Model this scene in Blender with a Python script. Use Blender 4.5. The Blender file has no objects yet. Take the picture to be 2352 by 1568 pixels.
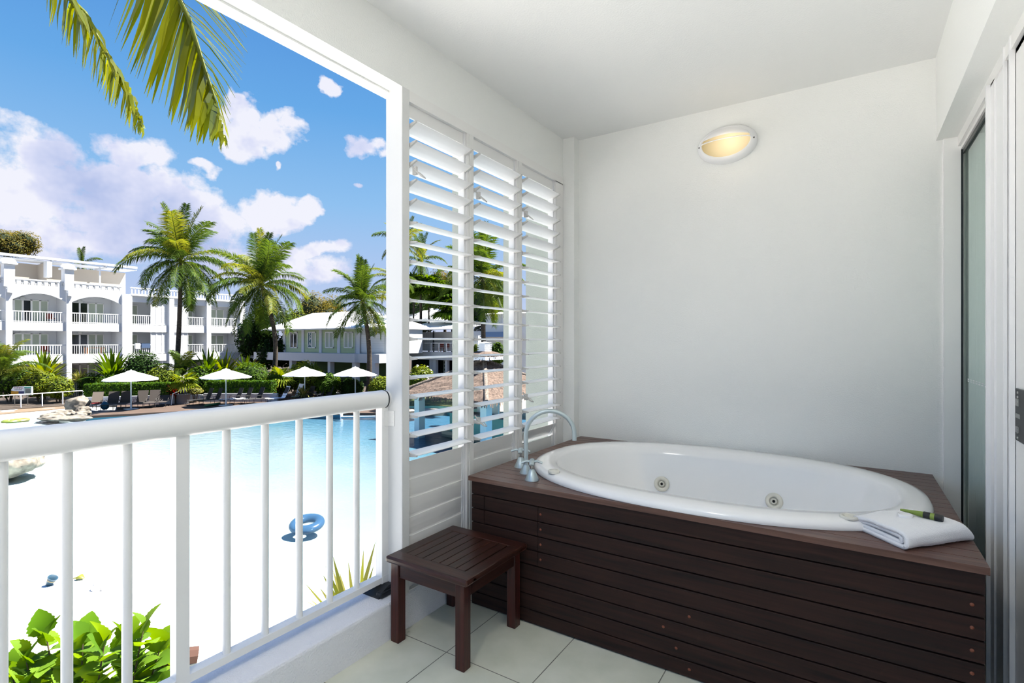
import bpy, bmesh, math, random
from mathutils import Vector, Matrix, Euler, noise
random.seed(7)
PI = math.pi
sc = bpy.context.scene
col = sc.collection
V = Vector

# ---------------------------------------------------------------- camera and survey helpers
F_PX, YAW, CX, CY, EYE = 1195.0, math.radians(33.03), 1176.0, 784.0, 1.3
FW = V((-math.sin(YAW), math.cos(YAW), 0)); RT = V((math.cos(YAW), math.sin(YAW), 0)); UP = V((0, 0, 1))
CAM = V((0, 0, EYE))
def ray(u, v): return FW + RT * ((u - CX) / F_PX) + UP * ((CY - v) / F_PX)
def on_z(u, v, z): d = ray(u, v); return CAM + d * ((z - EYE) / d.z)
def on_x(u, v, x): d = ray(u, v); return CAM + d * (x / d.x)
def on_y(u, v, y): d = ray(u, v); return CAM + d * (y / d.y)
def at_d(u, v, d): return CAM + ray(u, v) * d
cd = bpy.data.cameras.new('camera'); cam = bpy.data.objects.new('camera', cd); col.objects.link(cam)
cam.location = CAM; cam.rotation_euler = (PI / 2, 0, YAW)
cd.sensor_width = 36; cd.lens = F_PX / 2352 * 36; cd.clip_end = 900; cd.clip_start = .02
sc.camera = cam

# ---------------------------------------------------------------- materials
def new_mat(name):
    m = bpy.data.materials.new(name); m.use_nodes = True
    return m, m.node_tree, m.node_tree.nodes['Principled BSDF']
def srgb(r, g, b):
    f = lambda c: (c / 255 / 12.92) if c / 255 <= .04045 else ((c / 255 + .055) / 1.055) ** 2.4
    return (f(r), f(g), f(b), 1)
def mat(name, c, rough=.6, metal=0, bump=0, bscale=60, var=0, vscale=8, spec=.5, coat=0, c2=None, detail=3, stretch=None):
    m, nt, p = new_mat(name); N = nt.nodes; L = nt.links
    p.inputs['Base Color'].default_value = c; p.inputs['Roughness'].default_value = rough
    p.inputs['Metallic'].default_value = metal; p.inputs['Specular IOR Level'].default_value = spec
    p.inputs['Coat Weight'].default_value = coat; p.inputs['Coat Roughness'].default_value = .15
    if bump or var or c2:
        tc = N.new('ShaderNodeTexCoord'); src = tc.outputs['Object']
        if stretch:
            mp = N.new('ShaderNodeMapping'); mp.inputs['Scale'].default_value = stretch
            L.new(src, mp.inputs['Vector']); src = mp.outputs['Vector']
    if var or c2:
        n = N.new('ShaderNodeTexNoise'); n.inputs['Scale'].default_value = vscale; n.inputs['Detail'].default_value = detail
        L.new(src, n.inputs['Vector'])
        r = N.new('ShaderNodeValToRGB'); r.color_ramp.elements[0].position = .32; r.color_ramp.elements[1].position = .68
        k = c2 if c2 else tuple(x * (1 - var) for x in c[:3]) + (1,)
        r.color_ramp.elements[0].color = k; r.color_ramp.elements[1].color = c
        L.new(n.outputs['Fac'], r.inputs['Fac']); L.new(r.outputs['Color'], p.inputs['Base Color'])
    if bump:
        n2 = N.new('ShaderNodeTexNoise'); n2.inputs['Scale'].default_value = bscale; n2.inputs['Detail'].default_value = 4
        L.new(src, n2.inputs['Vector'])
        b = N.new('ShaderNodeBump'); b.inputs['Strength'].default_value = bump; b.inputs['Distance'].default_value = .01
        L.new(n2.outputs['Fac'], b.inputs['Height']); L.new(b.outputs['Normal'], p.inputs['Normal'])
    return m
def leaf_mat(name, c, c2=None, trans=.4, gloss=.006, rough=.5):
    m = bpy.data.materials.new(name); m.use_nodes = True; nt = m.node_tree; N = nt.nodes; L = nt.links
    for n in list(N): N.remove(n)
    out = N.new('ShaderNodeOutputMaterial')
    geo = N.new('ShaderNodeNewGeometry'); rmp = N.new('ShaderNodeValToRGB')
    rmp.color_ramp.elements[0].color = c; rmp.color_ramp.elements[1].color = c2 or tuple(x * .5 for x in c[:3]) + (1,)
    L.new(geo.outputs['Random Per Island'], rmp.inputs['Fac'])
    d = N.new('ShaderNodeBsdfDiffuse'); t = N.new('ShaderNodeBsdfTranslucent'); g = N.new('ShaderNodeBsdfGlossy')
    g.inputs['Roughness'].default_value = rough; g.inputs['Color'].default_value = (.6, .6, .6, 1)
    hs = N.new('ShaderNodeHueSaturation'); hs.inputs['Hue'].default_value = .48; hs.inputs['Saturation'].default_value = 1.15; hs.inputs['Value'].default_value = 1.5
    L.new(rmp.outputs['Color'], d.inputs['Color']); L.new(rmp.outputs['Color'], hs.inputs['Color']); L.new(hs.outputs['Color'], t.inputs['Color'])
    m1 = N.new('ShaderNodeMixShader'); m1.inputs['Fac'].default_value = trans
    L.new(d.outputs['BSDF'], m1.inputs[1]); L.new(t.outputs['BSDF'], m1.inputs[2])
    fr = N.new('ShaderNodeFresnel'); fr.inputs['IOR'].default_value = 1.4
    mm = N.new('ShaderNodeMath'); mm.operation = 'MULTIPLY'; mm.inputs[1].default_value = gloss * 2
    L.new(fr.outputs['Fac'], mm.inputs[0])
    m2 = N.new('ShaderNodeMixShader'); L.new(mm.outputs[0], m2.inputs['Fac'])
    L.new(m1.outputs[0], m2.inputs[1]); L.new(g.outputs['BSDF'], m2.inputs[2]); L.new(m2.outputs[0], out.inputs['Surface'])
    return m
def wood_mat(name, c1, c2, axis='X', rough=.38, coat=.25):
    m, nt, p = new_mat(name); N = nt.nodes; L = nt.links
    tc = N.new('ShaderNodeTexCoord'); mp = N.new('ShaderNodeMapping')
    s = {'X': (1.2, 26, 26), 'Y': (26, 1.2, 26), 'Z': (26, 26, 1.2)}[axis]; mp.inputs['Scale'].default_value = s
    n = N.new('ShaderNodeTexNoise'); n.inputs['Scale'].default_value = 2.6; n.inputs['Detail'].default_value = 6; n.inputs['Distortion'].default_value = .6
    r = N.new('ShaderNodeValToRGB'); r.color_ramp.elements[0].position = .3; r.color_ramp.elements[1].position = .72
    r.color_ramp.elements[0].color = c2; r.color_ramp.elements[1].color = c1
    L.new(tc.outputs['Object'], mp.inputs['Vector']); L.new(mp.outputs['Vector'], n.inputs['Vector']); L.new(n.outputs['Fac'], r.inputs['Fac'])
    L.new(r.outputs['Color'], p.inputs['Base Color'])
    b = N.new('ShaderNodeBump'); b.inputs['Strength'].default_value = .12; b.inputs['Distance'].default_value = .003
    L.new(n.outputs['Fac'], b.inputs['Height']); L.new(b.outputs['Normal'], p.inputs['Normal'])
    p.inputs['Roughness'].default_value = rough; p.inputs['Coat Weight'].default_value = coat; p.inputs['Coat Roughness'].default_value = .2; p.inputs['Specular IOR Level'].default_value = .28
    return m
M = {}
M['stucco'] = mat('white_stucco', (.845, .852, .828, 1), .85, bump=.25, bscale=170)
M['ceil'] = mat('ceiling_paint', (.79, .795, .785, 1), .9, bump=.12, bscale=120)
M['curb'] = mat('white_rough_render', (.80, .80, .83, 1), .9, bump=.6, bscale=150)
M['white'] = mat('white_powder_coat', (.82, .81, .79, 1), .38)
M['whitebright'] = mat('white_painted_aluminium', (.84, .84, .84, 1), .35)
M['sage'] = mat('pale_sage_render', (.46, .49, .43, 1), .9, bump=.3, bscale=120)
M['clip'] = mat('grey_white_plastic', (.60, .59, .57, 1), .5)
M['black'] = mat('black_plastic', (.012, .013, .014, 1), .45)
M['seal'] = mat('black_rubber_seal', (.004, .008, .010, 1), .35)
M['steel'] = mat('steel', (.35, .35, .33, 1), .3, 1)
M['screw'] = mat('screw_grey', (.12, .12, .12, 1), .4, .8)
M['satin'] = mat('satin_chrome', (.50, .58, .60, 1), .38, .75)
M['tub'] = mat('white_acrylic', (.88, .87, .86, 1), .14, coat=.3)
M['cream'] = mat('cream_plastic', (.70, .68, .60, 1), .3)
M['towel'] = mat('white_towelling', (.90, .90, .92, 1), 1, bump=.35, bscale=300)
M['torchg'] = mat('olive_green_rubber', srgb(128, 150, 62), .45)
M['plug'] = mat('timber_plug', srgb(120, 62, 38), .5)
WC1, WC2 = srgb(54, 32, 24), srgb(28, 16, 11)
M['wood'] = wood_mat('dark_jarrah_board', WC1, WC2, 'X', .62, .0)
M['woodtop'] = wood_mat('lighter_jarrah_deck', srgb(112, 82, 70), srgb(78, 54, 46), 'X', .40, .15)  # deck top boards, lighter brown than the front boards
M['stoolY'] = wood_mat('dark_red_stool_slat', srgb(60, 34, 26), srgb(34, 18, 13), 'Y', .36, .25)
M['stoolX'] = wood_mat('dark_red_stool_rail', srgb(66, 34, 26), srgb(36, 17, 12), 'X', .36, .25)
M['stoolZ'] = wood_mat('dark_red_stool_leg', srgb(76, 33, 26), srgb(42, 17, 13), 'Z', .36, .25)

# ---------------------------------------------------------------- mesh building
class MB:
    def __init__(s): s.v = []; s.f = []; s.m = []; s.sm = []
    def add(s, vs, fs, mi=0, smooth=False):
        n = len(s.v); s.v += [tuple(x) for x in vs]
        for f in fs: s.f.append(tuple(n + i for i in f)); s.m.append(mi); s.sm.append(smooth)
    def box(s, a, b, mi=0, bev=0):
        x0, y0, z0 = [min(a[i], b[i]) for i in range(3)]; x1, y1, z1 = [max(a[i], b[i]) for i in range(3)]
        if bev > 0:
            bm = bmesh.new(); bmesh.ops.create_cube(bm, size=1)
            for v in bm.verts: v.co = ((x0 + x1) / 2 + v.co.x * (x1 - x0), (y0 + y1) / 2 + v.co.y * (y1 - y0), (z0 + z1) / 2 + v.co.z * (z1 - z0))
            bmesh.ops.bevel(bm, geom=list(bm.edges), offset=bev, segments=2, profile=.5, affect='EDGES')
            s.frombm(bm, mi); bm.free(); return
        vs = [(x0, y0, z0), (x1, y0, z0), (x1, y1, z0), (x0, y1, z0), (x0, y0, z1), (x1, y0, z1), (x1, y1, z1), (x0, y1, z1)]
        s.add(vs, [(0, 3, 2, 1), (4, 5, 6, 7), (0, 1, 5, 4), (1, 2, 6, 5), (2, 3, 7, 6), (3, 0, 4, 7)], mi)
    def frombm(s, bm, mi=0, smooth=False):
        bm.verts.index_update(); s.add([v.co.copy() for v in bm.verts], [[v.index for v in f.verts] for f in bm.faces], mi, smooth)
    def obox(s, c, ax, ay, az, mi=0):
        c = V(c); ax = V(ax); ay = V(ay); az = V(az)
        vs = [c + ax * i + ay * j + az * k for k in (-1, 1) for j in (-1, 1) for i in (-1, 1)]
        s.add(vs, [(0, 2, 3, 1), (4, 5, 7, 6), (0, 1, 5, 4), (1, 3, 7, 5), (3, 2, 6, 7), (2, 0, 4, 6)], mi)
    def tube(s, pts, r, n=10, mi=0, caps=True, flat=1.0):
        pts = [V(p) for p in pts]; rs = r if isinstance(r, (list, tuple)) else [r] * len(pts); rings = []
        up = None
        for i, p in enumerate(pts):
            t = (pts[min(i + 1, len(pts) - 1)] - pts[max(i - 1, 0)]).normalized()
            if up is None:
                up = V((0, 0, 1)) if abs(t.z) < .9 else V((1, 0, 0))
            sx = t.cross(up).normalized(); up = sx.cross(t).normalized()
            rings.append([p + sx * math.cos(2 * PI * k / n) * rs[i] + up * math.sin(2 * PI * k / n) * rs[i] * flat for k in range(n)])
        vs = [v for rg in rings for v in rg]; fs = []
        for i in range(len(pts) - 1):
            for k in range(n): a = i * n + k; b = i * n + (k + 1) % n; fs.append((a, b, b + n, a + n))
        s.add(vs, fs, mi, True)
        if caps:
            s.add(rings[0], [tuple(range(n))[::-1]], mi); s.add(rings[-1], [tuple(range(n))], mi)
    def lathe(s, c, prof, n=20, mi=0, ax=(0, 0, 1), smooth=True):
        c = V(c); ax = V(ax).normalized(); u = ax.cross(V((0, 0, 1)) if abs(ax.z) < .9 else V((1, 0, 0))).normalized(); w = ax.cross(u)
        vs = [c + ax * h + (u * math.cos(2 * PI * k / n) + w * math.sin(2 * PI * k / n)) * max(r, 1e-5) for r, h in prof for k in range(n)]
        fs = [(i * n + k, i * n + (k + 1) % n, (i + 1) * n + (k + 1) % n, (i + 1) * n + k) for i in range(len(prof) - 1) for k in range(n)]
        s.add(vs, fs, mi, smooth)
    def prism(s, poly, vec, mi=0):
        n = len(poly); vec = V(vec); vs = [V(p) for p in poly] + [V(p) + vec for p in poly]
        s.add(vs, [tuple(range(n))[::-1], tuple(range(n, 2 * n))] + [(i, (i + 1) % n, n + (i + 1) % n, n + i) for i in range(n)], mi)
    def strip(s, pts, side, widths, mi=0, fold=0, nrm=None):
        """leaf-like ribbon along pts; side is the width direction; fold lifts the edges."""
        n = len(pts); vs = []
        for i, p in enumerate(pts):
            sd = V(side[i] if isinstance(side, list) else side); w = widths[i]
            vs += [V(p) - sd * w, V(p) + sd * w]
        fs = [(2 * i, 2 * i + 1, 2 * i + 3, 2 * i + 2) for i in range(n - 1)]
        s.add(vs, fs, mi, False)
    def build(s, name, mats, parent=None, sub=0):
        me = bpy.data.meshes.new(name)
        off = V((0, 0, 0)); q = parent
        while q is not None: off += q.location; q = q.parent
        me.from_pydata([(x - off.x, y - off.y, z - off.z) for x, y, z in s.v], [], s.f)
        for mm in (mats if isinstance(mats, (list, tuple)) else [mats]): me.materials.append(mm)
        me.polygons.foreach_set('material_index', s.m); me.polygons.foreach_set('use_smooth', s.sm); me.update()
        o = bpy.data.objects.new(name, me); col.objects.link(o); o.parent = parent
        return o
def recenter(o):
    me = o.data; n = len(me.vertices); xs = [v.co for v in me.vertices]
    c = V((sum(v.x for v in xs) / n, sum(v.y for v in xs) / n, min(v.z for v in xs)))
    for v in me.vertices: v.co -= c
    o.location = o.location + c
    return o
def tag(o, label=None, cat=None, group=None, kind=None):
    if label: o['label'] = label
    if cat: o['category'] = cat
    if group: o['group'] = group
    if kind: o['kind'] = kind
    return o
def thing(name, label, cat, loc=(0, 0, 0), rz=0, group=None):
    o = bpy.data.objects.new(name, None); col.objects.link(o); o.location = loc; o.rotation_euler = (0, 0, rz)
    return tag(o, label, cat, group)
def struct(name, mb, m):
    o = mb.build(name, m); o['kind'] = 'structure'; return o
def solo(name, mb, m, label, cat, group=None, kind=None):
    o = mb.build(name, m); recenter(o); return tag(o, label, cat, group, kind)
KIDS = {}
def copy_tree(o, parent=None, loc=None, rz=None, label=None, scale=None):
    if not KIDS.get('ok') or o not in KIDS:
        KIDS.clear(); KIDS['ok'] = 1
        for q in bpy.data.objects:
            KIDS.setdefault(q, [])
            if q.parent: KIDS.setdefault(q.parent, []).append(q)
    def cp(a, par):
        c = a.copy(); col.objects.link(c); c.parent = par
        for ch in KIDS.get(a, []): cp(ch, c)
        return c
    c = cp(o, parent)
    if loc is not None: c.location = loc
    if rz is not None: c.rotation_euler = (0, 0, rz)
    if scale is not None: c.scale = (scale,) * 3
    if label: c['label'] = label
    return c

# ================================================================= BALCONY SHELL
XI = -1.687           # inner plane of beam / louvre frames
XO = -1.789; YB = 3.33; ZC = 2.716; YN = -.85
# tiled floor
def floor_mat():
    m, nt, p = new_mat('pale_green_grey_floor_tile'); N = nt.nodes; L = nt.links
    tc = N.new('ShaderNodeTexCoord'); mp = N.new('ShaderNodeMapping')
    mp.inputs['Location'].default_value = (1.0145 + 4 * .4025, -1.676 + 8 * .4025, 0)
    br = N.new('ShaderNodeTexBrick'); br.offset = 0; br.inputs['Scale'].default_value = 1
    br.inputs['Brick Width'].default_value = .4025; br.inputs['Row Height'].default_value = .4025; br.inputs['Mortar Size'].default_value = .0022
    br.inputs['Mortar Smooth'].default_value = .1
    n = N.new('ShaderNodeTexNoise'); n.inputs['Scale'].default_value = 7; n.inputs['Detail'].default_value = 6
    r = N.new('ShaderNodeValToRGB'); r.color_ramp.elements[0].position = .3; r.color_ramp.elements[1].position = .7
    r.color_ramp.elements[0].color = srgb(206, 208, 190); r.color_ramp.elements[1].color = srgb(222, 222, 206)
    L.new(tc.outputs['Object'], mp.inputs['Vector']); L.new(mp.outputs['Vector'], br.inputs['Vector'])
    L.new(tc.outputs['Object'], n.inputs['Vector']); L.new(n.outputs['Fac'], r.inputs['Fac'])
    L.new(r.outputs['Color'], br.inputs['Color1']); L.new(r.outputs['Color'], br.inputs['Color2'])
    br.inputs['Mortar'].default_value = srgb(120, 120, 108)
    L.new(br.outputs['Color'], p.inputs['Base Color']); p.inputs['Roughness'].default_value = .45
    return m
b = MB(); b.box((-1.90, YN, -.25), (.75, YB + .3, 0)); struct('floor', b, floor_mat())
b = MB(); b.box((-1.837, YN, ZC), (.9, YB + .3, ZC + .3)); struct('ceiling', b, M['ceil'])
b = MB(); b.box((-1.837, YB, -.25), (.90, YB + .3, ZC + .3)); struct('wall_back', b, M['stucco'])
# corner pilaster in the back left corner
b = MB(); b.box((-1.789, 3.25, .0), (-1.602, YB, ZC)); struct('trim_1', b, M['stucco'])
# perimeter beam with a drip groove under it
b = MB()
b.box((-1.812, YN, 2.446), (XI, YB, ZC)); b.box((-1.837, YN, 2.443), (-1.812, YB, ZC)); b.box((-1.812, YN, 2.438), (-1.770, YB, 2.446))
struct('trim_2', b, M['stucco'])
# curb under the railing and louvres
b = MB(); b.box((-1.90, YN, -.6), (-1.683, YB, .164), bev=.012); struct('trim_3', b, M['curb'])
# pier outside the far jamb, pale sage render, and party fin
b = MB(); b.box((-1.90, 3.335, -3.3), (-1.789, YB + .3, 5.2)); b.box((-2.06, 3.36, -3.3), (-1.90, YB + .3, 5.2)); struct('wall_fin', b, M['sage'])
# right wall: bulkhead over the sliding door and wall beyond
b = MB(); b.box((.358, YN, 2.30), (.90, YB, ZC)); struct('wall_right', b, M['stucco'])
b = MB(); b.box((.386, 3.318, 0), (.4525, YB, 2.30)); struct('trim_4', b, mat('jamb_paint', (.90, .90, .88, 1), .5))

# ---- sliding glass door (structure)
def glass_mat():
    m, nt, p = new_mat('green_tinted_glass'); N = nt.nodes; L = nt.links
    out = N['Material Output']; N.remove(p)
    t = N.new('ShaderNodeBsdfTransparent'); t.inputs['Color'].default_value = (.88, .93, .91, 1)
    g = N.new('ShaderNodeBsdfGlossy'); g.inputs['Roughness'].default_value = .01; g.inputs['Color'].default_value = (.85, .92, .9, 1)
    fr = N.new('ShaderNodeFresnel'); fr.inputs['IOR'].default_value = 1.9
    ge = N.new('ShaderNodeNewGeometry'); iv = N.new('ShaderNodeMath'); iv.operation = 'SUBTRACT'; iv.inputs[0].default_value = 1; L.new(ge.outputs['Backfacing'], iv.inputs[1]); ml = N.new('ShaderNodeMath'); ml.operation = 'MULTIPLY'; L.new(fr.outputs[0], ml.inputs[0]); L.new(iv.outputs[0], ml.inputs[1])
    mx = N.new('ShaderNodeMixShader'); L.new(ml.outputs[0], mx.inputs[0]); L.new(t.outputs[0], mx.inputs[1]); L.new(g.outputs[0], mx.inputs[2])
    L.new(mx.outputs[0], out.inputs['Surface']); return m
M['glass'] = glass_mat()
door = thing('door_1', None, None, (.47, 2.9, 0)); door['kind'] = 'structure'; del_keys = [k for k in ('label', 'category') if k in door]
b = MB()   # head track
b.box((.440, YN, 2.252), (.452, YB, 2.30)); b.box((.452, YN, 2.262), (.58, YB, 2.30)); b.box((.452, YN, 2.235), (.462, YB, 2.262))
b.build('head_frame', M['white'], door)
b = MB(); b.box((.4525, 3.316, .02), (.4605, 3.328, 2.262)); b.box((.4585, 2.62, 2.212), (.4645, 3.316, 2.232))
b.build('seal', M['seal'], door)
b = MB(); b.box((.466, 2.60, .06), (.472, 3.328, 2.24)); b.build('glass_pane', M['glass'], door)
b = MB(); b.box((.440, 2.552, .02), (.486, 2.625, 2.36 - .1)); b.box((.428, 2.607, .02), (.440, 2.625, 2.40 - .14)); b.build('door_stile', M['whitebright'], door)
b = MB(); b.box((.446, 2.40, .02), (.486, 2.552, 2.30)); b.box((.436, 2.392, .02), (.446, 2.402, 2.30)); b.box((.452, 2.322, .02), (.49, 2.392, 2.30)); b.box((.436, 2.312, .02), (.450, 2.322, 2.30))
b.build('door_frame', M['whitebright'], door)
b = MB(); b.box((.452, 1.2, .02), (.50, 2.312, 2.30)); b.build('door_panel', M['white'], door)
b = MB()
for z in (2.155, 1.81, 1.469, 1.129, .793, .462): b = MB(); b.lathe((.452, 2.357, z), [(.0, .004), (.006, .003), (.007, 0)], 10, ax=(-1, 0, 0)); b.build('screw', M['screw'], door)
b = MB(); b.box((.444, 2.17, .985), (.452, 2.284, 1.150), bev=.002); sp = b.build('strike_plate', M['black'], door)
b = MB()
for z in (.995, 1.012, 1.027, 1.108, 1.124, 1.138): b.lathe((.444, 2.250, z), [(.0, .003), (.0045, .002), (.005, 0)], 10, ax=(-1, 0, 0))
b.box((.4425, 2.235, 1.096), (.4442, 2.272, 1.118)); b.box((.4425, 2.235, 1.012), (.4442, 2.272, 1.030)); b.box((.4425, 2.22, 1.058), (.4442, 2.278, 1.072))
b.build('strike_screw', M['steel'], sp)
b = MB(); b.tube([(.466, 2.655, 1.135), (.452, 2.650, 1.125), (.448, 2.650, 1.06), (.452, 2.650, .975), (.466, 2.655, .965)], .008, 8); b.build('door_handle', M['black'], door)
b = MB()
for i in range(9):
    y = 2.70 + i * .062
    for dz in (0, .009): b.box((.4645, y, 1.112 + dz), (.4655, y + .036, 1.116 + dz))
b.build('safety_decal', M['whitebright'], door)
b = MB(); b.box((.455, YN, .0), (.56, 3.33, .022)); b.box((.462, YN, .02), (.48, 3.3, .06)); b.build('floor_track', M['satin'], door)
# curtain, interior wall and paper notice behind the glass
cur = MB(); pts = []
for i in range(90):
    y = 2.66 + i * .0074; pts.append((.485 + .005 * math.sin(i * .95) + .002 * math.sin(i * 2.3), y))
cur.add([(x, y, z) for x, y in pts for z in (.03, 2.28)], [(2 * i, 2 * i + 2, 2 * i + 3, 2 * i + 1) for i in range(89)], 0, True)
o = cur.build('curtain', mat('grey_green_sheer_curtain', (.86, .88, .87, 1), .9)); recenter(o); tag(o, 'pale grey-green curtain hanging in folds behind the sliding glass door', 'curtain')
md = o.modifiers.new('thick', 'SOLIDIFY'); md.thickness = .0015
b = MB(); b.box((.90, YN, -.2), (1.0, YB + .3, ZC)); struct('wall_interior', b, M['stucco'])
pn = MB(); pn.box((.4730, 2.632, 1.075), (.4740, 2.80, 1.235)); notice = solo('notice', pn, mat('paper', (.78, .80, .78, 1), .8), 'white printed paper notice taped behind the sliding glass door', 'notice')
pl = MB()
for i in range(9): pl.box((.4724, 2.645, 1.222 - i * .0155), (.4729, 2.785 - (.03 if i % 3 == 2 else 0), 1.225 - i * .0155))
pl.build('printed_text', M['clip'], notice)

# ================================================================= LOUVRE SCREENS
bays = [(1.735, 2.163), (2.219, 2.648), (2.707, 3.138)]
b = MB(); b.box((XO, 1.690, .150), (XI, 1.735, 2.446)); b.box((XI - .001, 1.690, .15), (XI + .0015, 1.733, 2.446)); struct('trim_5', b, mat('dimmed_post_white', (.70, .70, .69, 1), .5))     # post carrying the screens; frame white, dimmed in colour against strong light
b = MB()
b.box((-1.742, 1.735, 2.394), (XI + .0008, 3.249, 2.4455)); b.box((-1.742, 2.163, .150), (XI, 2.219, 2.394)); b.box((-1.742, 2.648, .150), (XI, 2.707, 2.394)); b.box((-1.742, 3.138, .15), (XI + .0008, 3.2485, 2.4))
for y in (2.180, 2.668, 3.155): b.box((XI, y, .15), (XI + .003, y + .004, 2.394))
b.box((-1.742, 1.735, .150), (XI, 3.21, .166))
struct('window_frame', b, M['white'])
b = MB()
for y0, y1 in ((2.150, 2.225), (2.640, 2.712), (3.128, 3.30)): b.box((XO, y0 + .014, .15), (-1.742, y1, 2.446))
struct('trim_6', b, M['sage'])
def blade_mesh(y0, y1, zc, ang, xc=-1.700, w=.049, th=.0055):
    """one louvre blade: a shallow lens section, ang = rotation about Y (outer edge down for positive)."""
    b = MB(); prof = [(-w, 0), (-w * .6, th * .8), (0, th), (w * .6, th * .8), (w, .001), (w, -.0015), (w * .6, -th * .55), (0, -th * .7), (-w * .6, -th * .6)]
    ca, sa = math.cos(ang), math.sin(ang)
    pr = lambda x, z: (xc + x * ca - z * sa, zc + x * sa + z * ca)
    n = len(prof); vs = []
    for y in (y0, y1):
        for x, z in prof: px, pz = pr(x, z); vs.append((px, y, pz))
    b.add(vs, [tuple(range(n)), tuple(range(n, 2 * n))[::-1]] + [(i, n + i, n + (i + 1) % n, (i + 1) % n) for i in range(n)])
    for y, yy in ((y0 - .004, y0 + .006), (y1 - .006, y1 + .012)):   # end clips
        q = [pr(-w * .75, .012), pr(-w * .2, .016), pr(w * .35, .007), pr(w * 1.06, .003), pr(w * 1.06, -.004), pr(0, -.010), pr(-w * .7, -.008)]
        b.prism([(a, y, c) for a, c in q], (0, yy - y, 0), 1)
    return b
names = ['nearest the balcony post', 'in the middle of the three', 'in the corner beside the bath wall']
for k, (y0, y1) in enumerate(bays):
    t = thing('louvre_screen', 'tall white adjustable louvre screen ' + names[k], 'louvre screen', (XI, (y0 + y1) / 2, .166), 0, 'louvre screens between post and bath wall')
    b = MB()
    for ya, yb in ((y0, y0 + .012), (y1 - .012, y1)): b.box((-1.738, ya, .166), (-1.700, yb, 2.394))
    b.build('blade_track', M['whitebright'], t)
    b = MB(); b.box((-1.716, y0 + .012, 2.335), (-1.706, y1 - .012, 2.394)); b.build('top_panel', M['white'], t)
    b = MB()
    for z in [2.372, 2.355] + [2.30 - .36 * i for i in range(1, 5)]: b.lathe((-1.719, y1 - .012, z), [(.0, .002), (.003, .0015), (.0035, 0)], 8, ax=(0, -1, 0))
    b.build('rivet', M['screw'], t)
    for i in range(18):
        zc = 2.284 - .0884 * i; ang = math.radians(19) if i < 5 else math.radians(-1.5)
        blade_mesh(y0 + .008, y1 - .004, zc, ang).build('blade', [M['whitebright'], M['clip']], t)
    for i in range(7):
        zc = .700 - .0870 * i; lean = .08 if not (k == 2 and i == 0) else .5
        blade_mesh(y0 + .012, y1 - .016, zc, PI / 2 - lean, xc=-1.712, w=.048).build('blade', [M['white'], M['whitebright']], t)
    lat = [(2.075, .0), (.868 if k else .33, 0)]
    if k == 2: lat[1] = (.952, 0)
    for zl, _ in lat:
        b = MB(); yl = y0 + .020
        if zl > .5:
            b.tube([(-1.690, yl - .006, zl + .035), (-1.662, yl, zl), (-1.640, yl + .012, zl - .020)], .004, 6)
            b.tube([(-1.662, yl + .012, zl + .002), (-1.640, yl + .012, zl - .020), (-1.640, yl + .036, zl - .024), (-1.662, yl + .036, zl - .004), (-1.662, yl + .012, zl + .002)], .003, 6)
            b.box((-1.684, yl - .004, zl - .012), (-1.662, yl + .010, zl + .026), bev=.002)
        else:
            b.box((-1.700, yl - .014, zl - .075), (-1.684, yl + .004, zl + .02), bev=.002); b.box((-1.686, yl - .010, zl - .055), (-1.678, yl, zl))
        b.build('latch', M['clip'], t)

# ================================================================= RAILING
rl = thing('balcony_railing', 'white metal balcony railing with round balusters above the pool', 'railing', (-1.795, 0, .164))
b = MB(); n = 20
sec = [(-1.795 + .042 * math.copysign(abs(math.cos(a)) ** .8, math.cos(a)), 1.037 + .040 * math.copysign(abs(math.sin(a)) ** .9, math.sin(a)) - (.0)) for a in [2 * PI * i / 24 for i in range(24)]]
sec = [(x, max(z, .9975)) for x, z in sec]
b.add([(x, y, z) for y in (YN, 1.672) for x, z in sec], [(i, (i + 1) % 24, 24 + (i + 1) % 24, 24 + i) for i in range(24)], 0, True)
b.build('handrail', M['white'], rl)
b = MB(); b.prism([(x if True else x, 1.672, z) for x, z in [(-1.795 + (x + 1.795) * 1.04, 1.037 + (z - 1.037) * 1.04) for x, z in sec]], (0, .006, 0), 1); b.prism([(x, 1.678, z) for x, z in sec], (0, .014, 0), 0)
b.build('end_cap', [M['white'], M['black']], rl)
b = MB(); b.box((-1.818, YN, .206), (-1.776, 1.700, .232)); b.box((-1.819, 1.655, .203), (-1.773, 1.702, .236)); b.build('bottom_rail', M['white'], rl)
for y in (.815, 1.672, -.05):
    b = MB(); b.box((-1.815, y - .020, .232 if y != 1.672 else .170), (-1.775, y + .020, 1.0)); b.build('post', M['white'], rl)
for y in [1.524, 1.385, 1.244, 1.103, .963, .670, .529, .398, .262, .12, -.19, -.33, -.47, -.61]:
    b = MB(); b.tube([(-1.795, y, .228), (-1.795, y, 1.0)], .0135, 14, caps=False); b.build('baluster', M['white'], rl)
b = MB(); b.box((-1.7755, 1.668, .915), (-1.772, 1.700, .985)); b.box((-1.776, 1.6865, .915), (-1.735, 1.6895, .985))
for x, z in ((-1.762, .93), (-1.762, .97), (-1.744, .93), (-1.744, .97)): b.lathe((x, 1.6865, z), [(0, .002), (.002, .001), (.0025, 0)], 8, ax=(0, -1, 0), mi=0)
b.build('wall_bracket', M['white'], rl)
b = MB(); b.prism([(-1.845, 1.600, .164), (-1.845, 1.700, .164), (-1.845, 1.700, .200), (-1.845, 1.660, .206), (-1.845, 1.625, .190), (-1.845, 1.600, .172)], (.105, 0, 0)); b.box((-1.765, 1.604, .164), (-1.728, 1.690, .190), bev=.008)
b.build('foot', M['black'], rl)

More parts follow.
